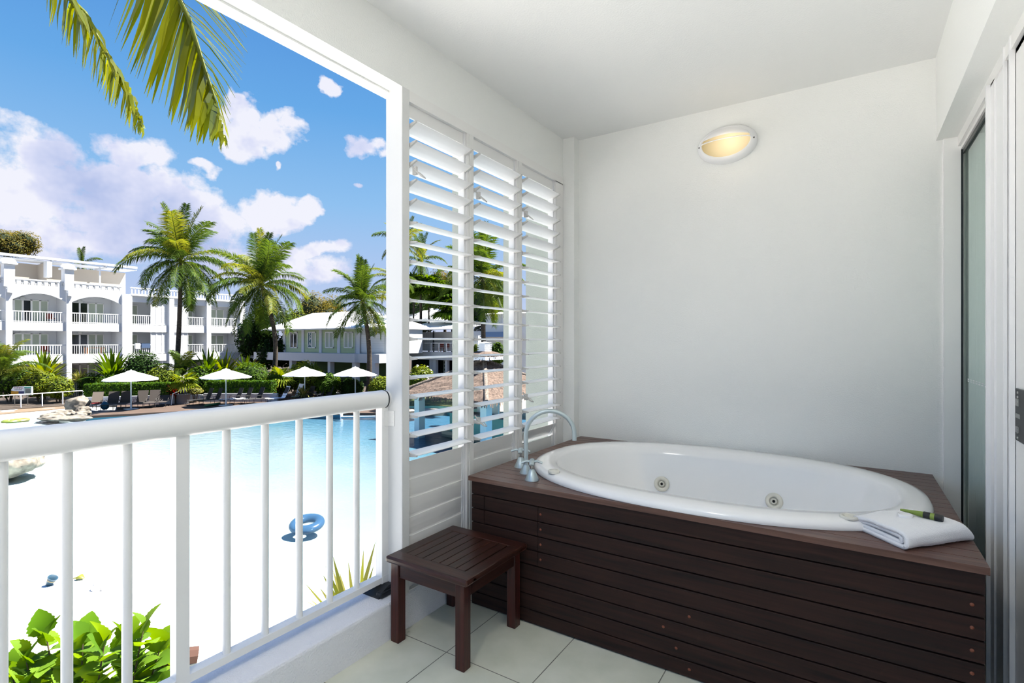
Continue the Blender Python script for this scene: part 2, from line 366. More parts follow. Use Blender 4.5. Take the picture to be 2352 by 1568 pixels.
# ================================================================= BATH SURROUND
ZD = .636; X0, X1, Y0, Y1 = -1.585, .344, 2.040, YB - .002
EC = V((-.598, 2.672)); EA, EB, EN = .872, .628, 2.35
def se(t, a, bb, n=EN):
    c, s = math.cos(t), math.sin(t)
    return (EC.x + a * math.copysign(abs(c) ** (2 / n), c), EC.y + bb * math.copysign(abs(s) ** (2 / n), s))
bs = thing('bath_surround', 'dark brown timber deck and board cladding around the bath', 'bath surround', ((X0 + X1) / 2, (Y0 + Y1) / 2, 0))
# deck boards: cut round the tub
NB = 18; W = (Y1 - Y0) / NB
def hole_x(y):
    q = abs((y - EC.y) / (EB - .03))
    if q >= 1: return None
    h = (EA - .03) * (1 - q ** EN) ** (1 / EN); return EC.x - h, EC.x + h
def deck_board(ya, yb):
    b = MB(); SL = [b]
    hs = [hole_x(y) for y in (ya, (ya + yb) / 2, yb)]
    def slab(xa, xb):   # xa/xb are lists over y samples
        ys = [ya, (ya + yb) / 2, yb]; vs = []
        for z in (ZD - .022, ZD):
            for i, y in enumerate(ys): vs += [(xa[i], y, z), (xb[i], y, z)]
        fs = []
        for i in (0, 2): fs += [(i, i + 2, i + 3, i + 1), (6 + i, 6 + i + 1, 6 + i + 3, 6 + i + 2)]
        fs += [(0, 1, 7, 6), (4, 10, 11, 5), (0, 6, 8, 2), (2, 8, 10, 4), (1, 3, 9, 7), (3, 5, 11, 9)]
        SL[0].add(vs, fs)
    if all(h is None for h in hs): slab([X0] * 3, [X1] * 3)
    else:
        hs = [h if h else (EC.x, EC.x) for h in hs]
        slab([X0] * 3, [h[0] for h in hs]); b.build('deck_board', M['woodtop'], bs); b = MB(); SL[0] = b; slab([h[1] for h in hs], [X1] * 3)
    return b
for i in range(NB):
    ya, yb = Y0 + W * i, Y0 + W * (i + 1) - .0035
    deck_board(ya, yb).build('deck_board', M['woodtop'] if i else M['woodtop'], bs)
z = ZD - .022; i = 0
YF = Y0 + .012
while z > .01:
    zn = max(z - .0685, 0.002)
    def brd(xa, xb, dy=0):
        b = MB(); b.box((xa, YF + dy, zn + .004), (xb, YF + .02, z - .001), bev=.0018); b.build('front_board', M['wood'], bs)
    if i in (1, 2): brd(-1.572, -1.497); brd(-1.495, -1.195, .001); brd(-1.193, .335)
    elif i in (3, 4): brd(-1.572, -1.195, .001); brd(-1.193, .335)
    else: brd(-1.572, .335)
    if i >= 1:
        for x in ((-1.180, .305) if i < 5 else (.305, -.62 + .05 * (i % 3))):
            p = MB(); p.lathe((x, YF, (z + zn) / 2 + .003), [(.0, .0012), (.0052, .0010), (.0058, 0)], 10, ax=(0, -1, 0)); p.build('timber_plug', M['plug'], bs)
    z = zn; i += 1
b = MB(); b.box((-1.568, YF + .02, .0), (-1.55, Y1, z if z > .1 else ZD - .03)); b.box((.315, YF + .02, 0), (.333, Y1, ZD - .024)); b.box((-1.568, YF + .021, 0), (.333, YF + .03, ZD - .03)); b.build('carcass', M['wood'], bs)

# ---- tub
tb = thing('spa_bath', 'large white oval spa bath set into the timber deck', 'bath', (EC.x, EC.y, ZD))
b = MB(); NS = 96
rings = []   # (a, b, z, ox)
for a, bb, z in [(EA, EB, ZD + .001), (EA + .002, EB + .002, ZD + .012), (EA - .006, EB - .006, ZD + .026), (EA - .03, EB - .028, ZD + .034), (EA - .065, EB - .075, ZD + .034),
                 (EA - .095, EB - .125, ZD + .030), (EA - .106, EB - .143, ZD + .016), (EA - .114, EB - .153, ZD - .02), (EA - .150, EB - .175, ZD - .13), (EA - .20, EB - .205, ZD - .26), (EA - .26, EB - .245, ZD - .36), (EA - .40, EB - .36, ZD - .40), (.02, .02, ZD - .41)]:
    rings.append([(*se(2 * PI * k / NS, a, bb, EN if a > .3 else 2), z) for k in range(NS)])
vs = [v for r in rings for v in r]; fs = [(i * NS + k, i * NS + (k + 1) % NS, (i + 1) * NS + (k + 1) % NS, (i + 1) * NS + k) for i in range(len(rings) - 1) for k in range(NS)]
b.add(vs, fs, 0, True); b.build('shell', M['tub'], tb)
def jet(u, v, zj, big=1.0):
    """jet set on the far inner wall where the sight line meets height zj"""
    p = on_z(u, v, zj); dx_, dy_ = (p.x - EC.x) / .74, (p.y - EC.y) / .46; nrm = V((-math.copysign(abs(dx_) ** (EN - 1), dx_) / .74, -math.copysign(abs(dy_) ** (EN - 1), dy_) / .46, 0)).normalized(); nrm = (nrm + V((0, 0, .24))).normalized(); p = p + nrm * .006
    j = MB(); R = .044 * big
    j.lathe(p, [(R, -.004), (R, .004), (R * .9, .008), (R * .55, .009), (R * .5, .004), (R * .46, -.002), (.0, -.002)], 24, ax=nrm)
    jo = j.build('jet', M['cream'], tb)
    j = MB(); j.lathe(p + nrm * .0, [(R * .36, -.002), (R * .36, .011), (R * .22, .013), (R * .18, .008)], 16, ax=nrm); j.build('nozzle', M['cream'], jo)
    j = MB(); j.lathe(p + nrm * .009, [(R * .17, -.002), (0, .0015)], 12, ax=nrm); j.build('nozzle_hole', M['black'], jo)
JETS = [(1520, 1111), (1779, 1151)]
SUN_E = 24.0; FILL_E = 15; EXPO = 0.0
LV = [(EA - .106, EB - .143, ZD + .016), (EA - .114, EB - .153, ZD - .02), (EA - .150, EB - .175, ZD - .13), (EA - .20, EB - .205, ZD - .26), (EA - .26, EB - .245, ZD - .36), (EA - .40, EB - .36, ZD - .40)]
def hit_z(u, v):
    best = ZD - .2; z = ZD - .01
    while z > ZD - .39:
        for (a0, b0, z0), (a1, b1, z1) in zip(LV, LV[1:]):
            if z1 <= z <= z0:
                t = (z0 - z) / (z0 - z1); a = a0 + (a1 - a0) * t; bb = b0 + (b1 - b0) * t
        p = on_z(u, v, z); r = (abs((p.x - EC.x) / a)) ** EN + (abs((p.y - EC.y) / bb)) ** EN
        if p.y > EC.y and r >= 1: return z
        z -= .004
    return best
for (u, v) in JETS: jet(u, v, hit_z(u, v))
def knob(x, y, r, open_=False):
    j = MB(); z = ZD + .033
    if open_: j.lathe((x, y, z), [(r, 0), (r, .006), (r * .9, .009), (r * .62, .009), (r * .58, .003), (0, .003)], 20)
    else: j.lathe((x, y, z), [(r, 0), (r, .009), (r * .85, .013), (0, .014)], 20)
    j.build('air_control', M['cream'], tb)
p = on_z(1272, 1084, ZD + .036); knob(p.x, p.y, .028)
p = on_z(1950, 1187, ZD + .036); knob(p.x, p.y, .030, True)
tag(bs, group=None)
# ---- taps
tp = on_z(1208, 1086, ZD)
sp = thing('bath_spout', 'tall satin curved gooseneck bath spout between two tap handles', 'tap', (tp.x, tp.y, ZD))
b = MB(); b.lathe((tp.x, tp.y, ZD), [(.032, 0), (.032, .003), (.014, .040), (.013, .045)], 24); b.build('base_flange', M['satin'], sp)
dirs = V((.87, .5, 0)).normalized()
arc = [(tp.x, tp.y, ZD + .03), (tp.x, tp.y, ZD + .195)]; R = .122; cz = ZD + .195
for i in range(1, 17):
    a = PI - i * (PI * 1.0) / 16; arc.append((tp.x + dirs.x * (R + R * math.cos(a)), tp.y + dirs.y * (R + R * math.cos(a)), cz + R * .98 * math.sin(a)))
arc.append((arc[-1][0] - .001, arc[-1][1], cz - .028))
b = MB(); b.tube(arc, .0112, 16); b.build('gooseneck', M['satin'], sp)
def tap(u, v, lab):
    p = on_z(u, v, ZD); t = thing('tap_handle', lab, 'tap', (p.x, p.y, ZD), 0, 'bath tap handles')
    b = MB(); b.lathe((p.x, p.y, ZD), [(.034, 0), (.034, .003), (.012, .052), (.010, .054)], 24); b.build('base_cone', M['satin'], t)
    b = MB(); b.lathe((p.x, p.y, ZD + .052), [(.006, 0), (.006, .030)], 12); b.build('spindle', M['steel'], t)
    b = MB()
    b.lathe((p.x, p.y, ZD + .076), [(.009, 0), (.012, .006), (.011, .016), (0, .020)], 16)
    for k in range(4):
        a = .5 + k * PI / 2; b.tube([(p.x, p.y, ZD + .086), (p.x + .026 * math.cos(a), p.y + .026 * math.sin(a), ZD + .092), (p.x + .050 * math.cos(a), p.y + .050 * math.sin(a), ZD + .082)], [.011, .013, .011], 8, flat=.5)
    b.build('cross_handle', M['satin'], t)
tap(1196, 1072, 'satin cross tap handle on white cone, the one nearest the louvres')
tap(1222, 1102, 'satin cross tap handle on white cone, the one nearest the deck edge')

# ================================================================= STOOL
SX0, SX1, SY0, SY1, SZ = -1.680, -1.238, 1.580, 2.036, .378
st = thing('stool', 'low dark red-brown slatted timber stool on the floor tiles', 'stool', ((SX0 + SX1) / 2, (SY0 + SY1) / 2, 0))
b = MB()
b.box((SX0, SY0, SZ - .028), (SX1, SY0 + .075, SZ), bev=.009); b.build('end_rail', M['stoolX'], st); b = MB(); b.box((SX0, SY1 - .075, SZ - .028), (SX1, SY1, SZ), bev=.009); b.build('end_rail', M['stoolX'], st)
b = MB()
b.box((SX0, SY0 + .04, SZ - .027), (SX0 + .062, SY1 - .04, SZ - .0004), bev=.008); b.build('side_rail', M['stoolY'], st); b = MB(); b.box((SX1 - .062, SY0 + .04, SZ - .027), (SX1, SY1 - .04, SZ - .0004), bev=.008); b.build('side_rail', M['stoolY'], st)
xa = SX0 + .062; w = (SX1 - SX0 - .124) / 7
for i in range(7):
    b = MB(); b.box((xa + w * i + .0016, SY0 + .070, SZ - .022), (xa + w * (i + 1) - .0016, SY1 - .070, SZ - .0008), bev=.001); b.build('slat', M['stoolY'], st)
for lx, ly in ((-1.673, 1.607), (-1.315, 1.607), (-1.673, 1.977), (-1.315, 1.977)):
    b = MB(); b.box((lx, ly, 0), (lx + .045, ly + .045, SZ - .026), bev=.003); b.build('leg', M['stoolZ'], st)
for y in (1.614, 1.995): b = MB(); b.box((-1.63, y, SZ - .095), (-1.313, y + .020, SZ - .026), bev=.001); b.build('apron', M['stoolX'], st)
for x in (-1.666, -1.297): b = MB(); b.box((x, 1.650, SZ - .095), (x + .020, 1.979, SZ - .026), bev=.001); b.build('apron', M['stoolY'], st)

# ================================================================= TOWEL, BRUSH, DISH
A = on_z(2083, 1266, ZD); Bq = on_z(2243, 1243, ZD); Cq = on_z(1972, 1216, ZD); Bq = A + (Bq - A) * .98
ux = (Bq - A); uy = (Cq - A); lx, ly = ux.length, uy.length; ux.normalize(); uy.normalize()
tw = thing('folded_towel', 'white towelling towel folded in layers on the corner of the bath deck', 'towel', (*(A + ux * lx / 2 + uy * ly / 2).xy, ZD))
def tfold(path, th, x0, x1, seed):
    """a cloth sheet following a folded profile (y, z), swept along the near edge"""
    bm = bmesh.new(); nx = 44; P_ = []; n = len(path)
    fine = []
    for i in range(n - 1):
        k = 5
        for j in range(k): t = j / k; p0, p1, p2, p3 = path[max(i - 1, 0)], path[i], path[i + 1], path[min(i + 2, n - 1)]; fine.append(tuple(.5 * ((2 * p1[c]) + (-p0[c] + p2[c]) * t + (2 * p0[c] - 5 * p1[c] + 4 * p2[c] - p3[c]) * t * t + (-p0[c] + 3 * p1[c] - 3 * p2[c] + p3[c]) * t ** 3) for c in (0, 1)))
    fine.append(path[-1]); rows = []
    for (yy, zz) in fine:
        row = []
        for i in range(nx + 1):
            f = i / nx; x = x0 + (x1 - x0) * f; e = max(0, (f - .80) / .20); q = max(.30, 1 - .62 * e ** 2.2) * (1 - .10 * max(0, (.2 - f) / .2))
            z = zz * q + .0035 * noise.noise(V((f * 4, yy * 18, seed))) * (1 if zz > .02 else 0) + .0011 * noise.noise(V((f * 40, yy * 160, zz * 160 + seed)))
            y = yy + .006 * noise.noise(V((f * 3, seed, zz * 20))) + .012 * e * e
            p = A + ux * x + uy * y; row.append(bm.verts.new((p.x, p.y, ZD + max(z, .0005))))
        rows.append(row)
    for r0, r1 in zip(rows, rows[1:]):
        for i in range(nx): bm.faces.new((r0[i], r0[i + 1], r1[i + 1], r1[i]))
    b = MB(); b.frombm(bm, 0, True); bm.free(); o = b.build('towel_fold', M['towel'], tw); md = o.modifiers.new('thick', 'SOLIDIFY'); md.thickness = th; md.offset = 0; return o
tfold([(ly * 1.0, .008), (ly * .6, .008), (.022, .008), (.004, .016), (.001, .030), (.006, .046), (.028, .055), (ly * .45, .054), (ly * .8, .050), (ly * 1.10, .040)], .013, 0, lx, 1)
tfold([(ly * 1.0, .021), (ly * .6, .021), (.036, .020), (.024, .026), (.026, .036), (.040, .041), (ly * .5, .040), (ly * .8, .037), (ly * 1.06, .030)], .011, .004, lx * .97, 5)
ZT = ZD + .062
a1 = on_z(2166, 1191, ZT + .010); a0 = on_z(2068, 1170, ZT + .010); dr = (a1 - a0).normalized(); Lb = (a1 - a0).length
br = thing('massage_brush', 'olive green and black rubber-gripped stick lying across the white towel', 'brush', tuple(a0))
def seg(n, s0, s1, r0, r1, m, par=None):
    b = MB(); b.tube([a0 + dr * (Lb * s0), a0 + dr * (Lb * (s0 + s1) / 2), a0 + dr * (Lb * s1)], [r0, (r0 + r1) / 2, r1], 18); return b.build(n, m, br)
seg('handle_shaft', 0, .56, .0035, .0105, M['torchg']); seg('grip_band', .56, .72, .0115, .0115, M['black']); seg('handle_shaft', .72, .82, .0110, .0110, M['torchg']); seg('grip_band', .82, 1.0, .0120, .0115, M['black'])
b = MB(); pd = on_z(2080, 1187, ZT - .002); b.lathe((pd.x, pd.y, ZT - .003), [(.020, 0), (.022, .011), (.0205, .012), (.018, .004), (0, .003)], 24)
solo('soap_dish', b, M['tub'], 'small round white plastic lid lying on the towel beside the green stick', 'lid')

# ================================================================= WALL LAMP
lp = thing('wall_lamp', 'oval white bulkhead wall lamp glowing warm behind ribbed glass', 'lamp', (-.620, YB, 2.480))
def ovr(a, bb, y, n=48): return [(-.620 + a * math.cos(2 * PI * k / n), y, 2.480 + bb * math.sin(2 * PI * k / n)) for k in range(n)]
b = MB(); rr = [ovr(.168, .112, YB), ovr(.170, .113, YB - .012), ovr(.160, .104, YB - .036), ovr(.140, .086, YB - .058), ovr(.136, .083, YB - .056)]
vs = [v for r in rr for v in r]; nn = 48
b.add(vs, [(i * nn + k, (i + 1) * nn + k, (i + 1) * nn + (k + 1) % nn, i * nn + (k + 1) % nn) for i in range(len(rr) - 1) for k in range(nn)], 0, True)
# eyelid over the upper part
lid = []
nrow = 9
for j in range(nrow):
    s = j / (nrow - 1)
    for k in range(25):
        a = math.pi * k / 24; ct = math.cos(a)
        zt = 2.480 + .086 * math.sin(a); zl = 2.480 + .022 + .018 * (1 - ct * ct)
        zz = zt + (zl - zt) * s if math.sin(a) > .28 else zt + (min(zt, zl) - zt) * s
        lid.append((-.620 + .139 * ct, YB - .058 - .022 * math.sin(s * PI / 2) * math.sin(a), zz))
b.add(lid, [(j * 25 + k, (j + 1) * 25 + k, (j + 1) * 25 + k + 1, j * 25 + k + 1) for j in range(nrow - 1) for k in range(24)], 0, True)
b.tube([(-.620 + .139 * math.cos(a), YB - .060 - .020 * abs(math.sin(a)) , 2.484 - .0 + .012 * math.sin(a)) for a in [PI * k / 20 for k in range(21)]], .0035, 6)
b.build('lamp_body', M['whitebright'], lp)
def lamp_glass():
    m, nt, p = new_mat('warm_ribbed_glass'); N = nt.nodes; L = nt.links
    tc = N.new('ShaderNodeTexCoord'); vm = N.new('ShaderNodeVectorMath'); vm.operation = 'DISTANCE'; vm.inputs[1].default_value = (.035, -.05, .0)
    L.new(tc.outputs['Object'], vm.inputs[0])
    r = N.new('ShaderNodeValToRGB'); r.color_ramp.elements[0].position = .015; r.color_ramp.elements[1].position = .16
    r.color_ramp.elements[0].color = (1.25, 1.02, .62, 1); r.color_ramp.elements[1].color = (.50, .38, .19, 1)
    w = N.new('ShaderNodeTexWave'); w.bands_direction = 'Z'; w.inputs['Scale'].default_value = 55
    b = N.new('ShaderNodeBump'); b.inputs['Strength'].default_value = .5; b.inputs['Distance'].default_value = .004
    L.new(w.outputs['Fac'], b.inputs['Height']); L.new(b.outputs['Normal'], p.inputs['Normal'])
    L.new(vm.outputs['Value'], r.inputs['Fac']); L.new(r.outputs['Color'], p.inputs['Emission Color']); p.inputs['Emission Strength'].default_value = .9
    p.inputs['Base Color'].default_value = (.2, .16, .09, 1); p.inputs['Roughness'].default_value = .15; return m
b = MB(); rr = []
for i in range(9):
    t = i / 8 * PI / 2; rr.append(ovr(.138 * math.cos(t) + .0005, .085 * math.cos(t) + .0005, YB - .050 - .018 * math.sin(t)))
vs = [v for r in rr for v in r]
b.add(vs, [(i * nn + k, (i + 1) * nn + k, (i + 1) * nn + (k + 1) % nn, i * nn + (k + 1) % nn) for i in range(8) for k in range(nn)], 0, True)
b.build('lamp_glass', lamp_glass(), lp)
b = MB()
for sx in (-1, 1): b.lathe((-.620 + sx * .153, YB - .046, 2.480), [(0, .004), (.004, .003), (.005, 0)], 10, ax=(0, -1, 0))
b.build('screw', M['screw'], lp)
ld = bpy.data.lights.new('lamp_light', 'POINT'); ld.energy = .25; ld.color = (1, .78, .45); ld.shadow_soft_size = .05
lo = bpy.data.objects.new('lamp_light', ld); col.objects.link(lo); lo.location = (-.60, YB - .14, 2.46)

# added unseen fill light shaped as a ceiling fitting, brightens the lower balcony
cl = thing('fill_light', 'added round white fill light on the ceiling, at the unseen near end of the balcony', 'lamp', (-.60, -.30, ZC))
b = MB(); b.lathe((-.60, -.30, ZC), [(.17, 0), (.175, -.02), (.16, -.035), (.15, -.035)], 32); b.build('rim', M['whitebright'], cl)
m_, nt_, p_ = new_mat('fill_light_diffuser'); p_.inputs['Base Color'].default_value = (.8, .8, .8, 1); p_.inputs['Emission Color'].default_value = (1, .98, .94, 1); p_.inputs['Emission Strength'].default_value = 2
b = MB(); b.lathe((-.60, -.30, ZC), [(.152, -.03), (.13, -.055), (.07, -.072), (0, -.076)], 32); b.build('diffuser', m_, cl)
la = bpy.data.lights.new('fill_light_source', 'AREA'); la.shape = 'DISK'; la.size = .30; la.energy = FILL_E; la.color = (1, .98, .95); lb = bpy.data.objects.new('fill_light_source', la); col.objects.link(lb); lb.location = (-.60, -.30, ZC - .09)
# ================================================================= SKY AND SUN
def world():
    w = bpy.data.worlds.new('sky'); sc.world = w; w.use_nodes = True; nt = w.node_tree; N = nt.nodes; L = nt.links
    bg = N['Background']; tc = N.new('ShaderNodeTexCoord'); sx = N.new('ShaderNodeSeparateXYZ'); L.new(tc.outputs['Generated'], sx.inputs[0])
    def mth(op, a, b=None, clamp=False):
        n = N.new('ShaderNodeMath'); n.operation = op; n.use_clamp = clamp
        for i, q in enumerate((a, b)):
            if q is None: continue
            if isinstance(q, (int, float)): n.inputs[i].default_value = q
            else: L.new(q, n.inputs[i])
        return n.outputs[0]
    X, Y, Z = sx.outputs
    h = mth('SQRT', mth('ADD', mth('MULTIPLY', X, X), mth('MULTIPLY', Y, Y)))
    az = mth('ARCTAN2', X, Y); te = mth('DIVIDE', Z, mth('MAXIMUM', h, .02)); az0, te0 = az, te
    cr = N.new('ShaderNodeValToRGB'); L.new(te, cr.inputs['Fac']); e = cr.color_ramp.elements
    e[0].position = 0; e[0].color = srgb(205, 214, 240); e[1].position = .9; e[1].color = srgb(70, 130, 215)
    for pp, c in ((.10, (182, 203, 240)), (.25, (144, 193, 240)), (.42, (105, 170, 232)), (.62, (84, 146, 220))):
        q = e.new(pp); q.color = srgb(*c)
    # clouds: soft lobes at fixed compass bearings, broken up by noise
    cb = N.new('ShaderNodeCombineXYZ'); L.new(az, cb.inputs[0]); L.new(te, cb.inputs[1])
    def nz(scale, det, off=0, rough=.6):
        n = N.new('ShaderNodeTexNoise'); n.inputs['Scale'].default_value = scale; n.inputs['Detail'].default_value = det; n.inputs['Roughness'].default_value = rough
        mp = N.new('ShaderNodeMapping'); mp.inputs['Location'].default_value = (off, off * .7, 0); L.new(cb.outputs[0], mp.inputs['Vector']); L.new(mp.outputs[0], n.inputs['Vector']); return n.outputs['Fac']
    n1 = nz(7, 8, 3.1, .55); n2 = nz(22, 6, 8.2)
    w1, w2, w3, w4 = nz(6, 3, 40.0), nz(6, 3, 61.0), nz(17, 4, 5.0), nz(17, 4, 77.0)
    az = mth('ADD', az, mth('ADD', mth('MULTIPLY', mth('SUBTRACT', w1, .5), .13), mth('MULTIPLY', mth('SUBTRACT', w3, .5), .055)))
    te = mth('ADD', te, mth('ADD', mth('MULTIPLY', mth('SUBTRACT', w2, .5), .11), mth('MULTIPLY', mth('SUBTRACT', w4, .5), .045)))
    def aze(u, v):
        d = ray(u, v); return math.atan2(d.x, d.y), d.z / math.hypot(d.x, d.y)
    lobes = [(90, 330, 130, 75), (300, 345, 130, 62), (30, 420, 260, 90), (230, 500, 300, 75), (440, 500, 130, 72), (90, 560, 240, 60), (560, 300, 62, 75), (640, 310, 70, 50), (625, 478, 85, 42), (705, 487, 42, 24), (835, 330, 42, 30), (755, 185, 26, 26), (540, 240, 30, 30),
             (500, 590, 170, 45), (640, 620, 200, 42), (310, 430, 190, 70), (475, 395, 50, 22), (650, 385, 14, 10), (835, 428, 22, 9), (700, 575, 120, 25), (1000, 180, 160, 60), (1500, 360, 260, 90), (-300, 380, 260, 130), (-700, 450, 260, 160), (2300, 420, 300, 120), (3200, 500, 900, 160)]
    best = None
    for u, v, ru, rv in lobes:
        a0, t0 = aze(u, v); a1, _ = aze(u + ru, v); _, t1 = aze(u, v - rv); ra, rt = abs(a1 - a0), abs(t1 - t0)
        dx = mth('MULTIPLY', mth('SUBTRACT', az, a0), 1 / ra); dy = mth('MULTIPLY', mth('SUBTRACT', te, t0), 1 / rt)
        q = mth('SUBTRACT', 1, mth('ADD', mth('MULTIPLY', dx, dx), mth('MULTIPLY', dy, dy)))
        q = mth('MAXIMUM', q, -1.2)
        best = q if best is None else mth('MAXIMUM', best, q)
    fuzz = mth('ADD', mth('MULTIPLY', mth('SUBTRACT', n1, .5), 2.6), mth('MULTIPLY', mth('SUBTRACT', n2, .5), 2.6))
    mask = mth('MULTIPLY', mth('ADD', mth('ADD', best, fuzz), .05), 1.7, True)
    # cloud shading: brighter tops, lavender bellies
    sh = mth('ADD', mth('MULTIPLY', nz(5, 5, 21.0), 1.5), mth('MULTIPLY', te0, .9)); 
    cc = N.new('ShaderNodeValToRGB'); L.new(sh, cc.inputs['Fac']); f = cc.color_ramp.elements
    f[0].position = .68; f[0].color = srgb(184, 196, 234); f[1].position = 1.12; f[1].color = srgb(247, 246, 255)
    q = f.new(.92); q.color = srgb(226, 228, 250)
    mx = N.new('ShaderNodeMix'); mx.data_type = 'RGBA'; L.new(mth('MULTIPLY', mask, .93), mx.inputs['Factor']); L.new(cr.outputs['Color'], mx.inputs['A']); L.new(cc.outputs['Color'], mx.inputs['B'])
    L.new(mx.outputs['Result'], bg.inputs['Color']); bg.inputs['Strength'].default_value = 1.0
world()
SUN = V((.42, .50, 1.15)).normalized()
sd = bpy.data.lights.new('sun', 'SUN'); sd.energy = SUN_E; sd.angle = .009; sd.color = (1, .955, .875)
so = bpy.data.objects.new('sun', sd); col.objects.link(so); so.rotation_euler = SUN.to_track_quat('Z', 'Y').to_euler(); so.location = (0, 0, 30)
vs_ = sc.view_settings; sc.display_settings.display_device = 'sRGB'; vs_.view_transform = 'Standard'; vs_.look = 'None'; vs_.gamma = 1; vs_.use_curve_mapping = False; vs_.exposure = EXPO
cy = sc.cycles; cy.max_bounces = 8; cy.diffuse_bounces = 5; cy.transparent_max_bounces = 12; cy.glossy_bounces = 3; cy.use_adaptive_sampling = True; cy.adaptive_threshold = .025; cy.caustics_reflective = False; cy.caustics_refractive = False
cy.sample_clamp_indirect = 8
cy.use_denoising = True
# ================================================================= OUTSIDE: MATERIALS
ZG = -3.2; ZW = -3.40
M['gwhite'] = mat('garden_white_render', (.50, .51, .53, 1), .85)  # even white for the low garden walls and pier
M['cream_wall'] = mat('cream_render', (.40, .355, .30, 1), .85)
M['roof'] = mat('white_metal_roof', (.82, .82, .83, 1), .5)
M['sageboard'] = mat('sage_weatherboard', srgb(150, 172, 128), .7)
M['greenboard'] = mat('dark_green_weatherboard', srgb(70, 108, 52), .7)
M['greyboard'] = mat('pale_grey_board', srgb(196, 200, 200), .7)
M['darkglass'] = mat('dark_window_glass', (.010, .014, .016, 1), .08, spec=.8)
M['curtainw'] = mat('pale_curtain', srgb(170, 180, 165), .9)
M['soil'] = mat('dark_mulch', (.05, .035, .025, 1), .95, var=.5, vscale=6)
M['lawn'] = mat('lawn', srgb(66, 76, 34), .95, var=.4, vscale=5, bump=.5, bscale=60)
M['decktan'] = mat('brown_pool_paving', srgb(76, 60, 50), .8, var=.25, vscale=1.2)
M['tan'] = mat('tan_path', srgb(104, 88, 70), .9, var=.15, vscale=.8)
M['rock'] = mat('weathered_rock', srgb(138, 130, 118), .9, bump=1, bscale=9, c2=srgb(70, 65, 58), vscale=3.0, detail=8)
M['sling'] = mat('brown_grey_sling_fabric', srgb(48, 42, 39), .85)
M['slingd'] = mat('dark_charcoal_sling_fabric', srgb(30, 30, 33), .8)
M['lframe'] = mat('dark_lounger_frame', srgb(40, 38, 38), .5)
M['canvas'] = mat('white_parasol_canvas', (.80, .81, .83, 1), .9)
M['polew'] = mat('pale_blue_white_pole', srgb(205, 222, 228), .4)
M['teal'] = mat('pale_teal_render', srgb(212, 238, 238), .8)
M['tealdark'] = mat('dark_teal_tile', srgb(96, 170, 160), .4)
M['thatch'] = mat('thatch', srgb(104, 88, 77), 1, bump=1, bscale=18, c2=srgb(56, 45, 38), vscale=9, detail=8)
M['trunk'] = mat('palm_trunk_bark', srgb(74, 64, 54), .95, bump=1, bscale=14, c2=srgb(34, 29, 25), vscale=4, stretch=(1, 1, 5))
M['bark'] = mat('grey_brown_bark', srgb(90, 76, 62), .95)
M['fr_a'] = leaf_mat('palm_frond_green', (0.085, 0.135, 0.022, 1), (0.03, 0.062, 0.014, 1), .35, .012, .45)
M['fr_y'] = leaf_mat('palm_frond_yellow_green', (0.2, 0.2, 0.035, 1), (0.08, 0.125, 0.02, 1), .4, .012, .45)
M['fr_near'] = leaf_mat('near_frond_olive', (0.17, 0.18, 0.01, 1), (0.08, 0.11, 0.008, 1), .55, .07, .35)
M['lf_a'] = leaf_mat('leaf_mid_green', (0.075, 0.135, 0.016, 1), (0.018, 0.045, 0.006, 1))
M['lf_y'] = leaf_mat('leaf_yellow_green', (0.18, 0.21, 0.022, 1), (0.05, 0.09, 0.01, 1))
M['lf_d'] = leaf_mat('leaf_dark_green', (0.026, 0.055, 0.012, 1), (0.009, 0.022, 0.005, 1), .25)
M['lf_h'] = leaf_mat('hedge_leaf', (0.065, 0.13, 0.014, 1), (0.018, 0.05, 0.006, 1), .3)
M['lf_v'] = leaf_mat('variegated_leaf', (0.34, 0.32, 0.1, 1), (0.1, 0.12, 0.02, 1))
M['lf_near'] = leaf_mat('near_leaf_bright_green', (0.15, 0.255, 0.01875, 1), (0.0525, 0.1275, 0.009, 1), .45, .02)
M['lf_o'] = leaf_mat('autumn_yellow_leaf', (0.17, 0.135, 0.03, 1), (0.05, 0.06, 0.012, 1))
M['lf_r'] = leaf_mat('red_orange_leaf', (0.13, 0.025, 0.01, 1), (0.05, 0.01, 0.006, 1))
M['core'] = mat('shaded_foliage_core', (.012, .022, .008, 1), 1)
M['flowerw'] = mat('white_petal', (.8, .8, .8, 1), .8)

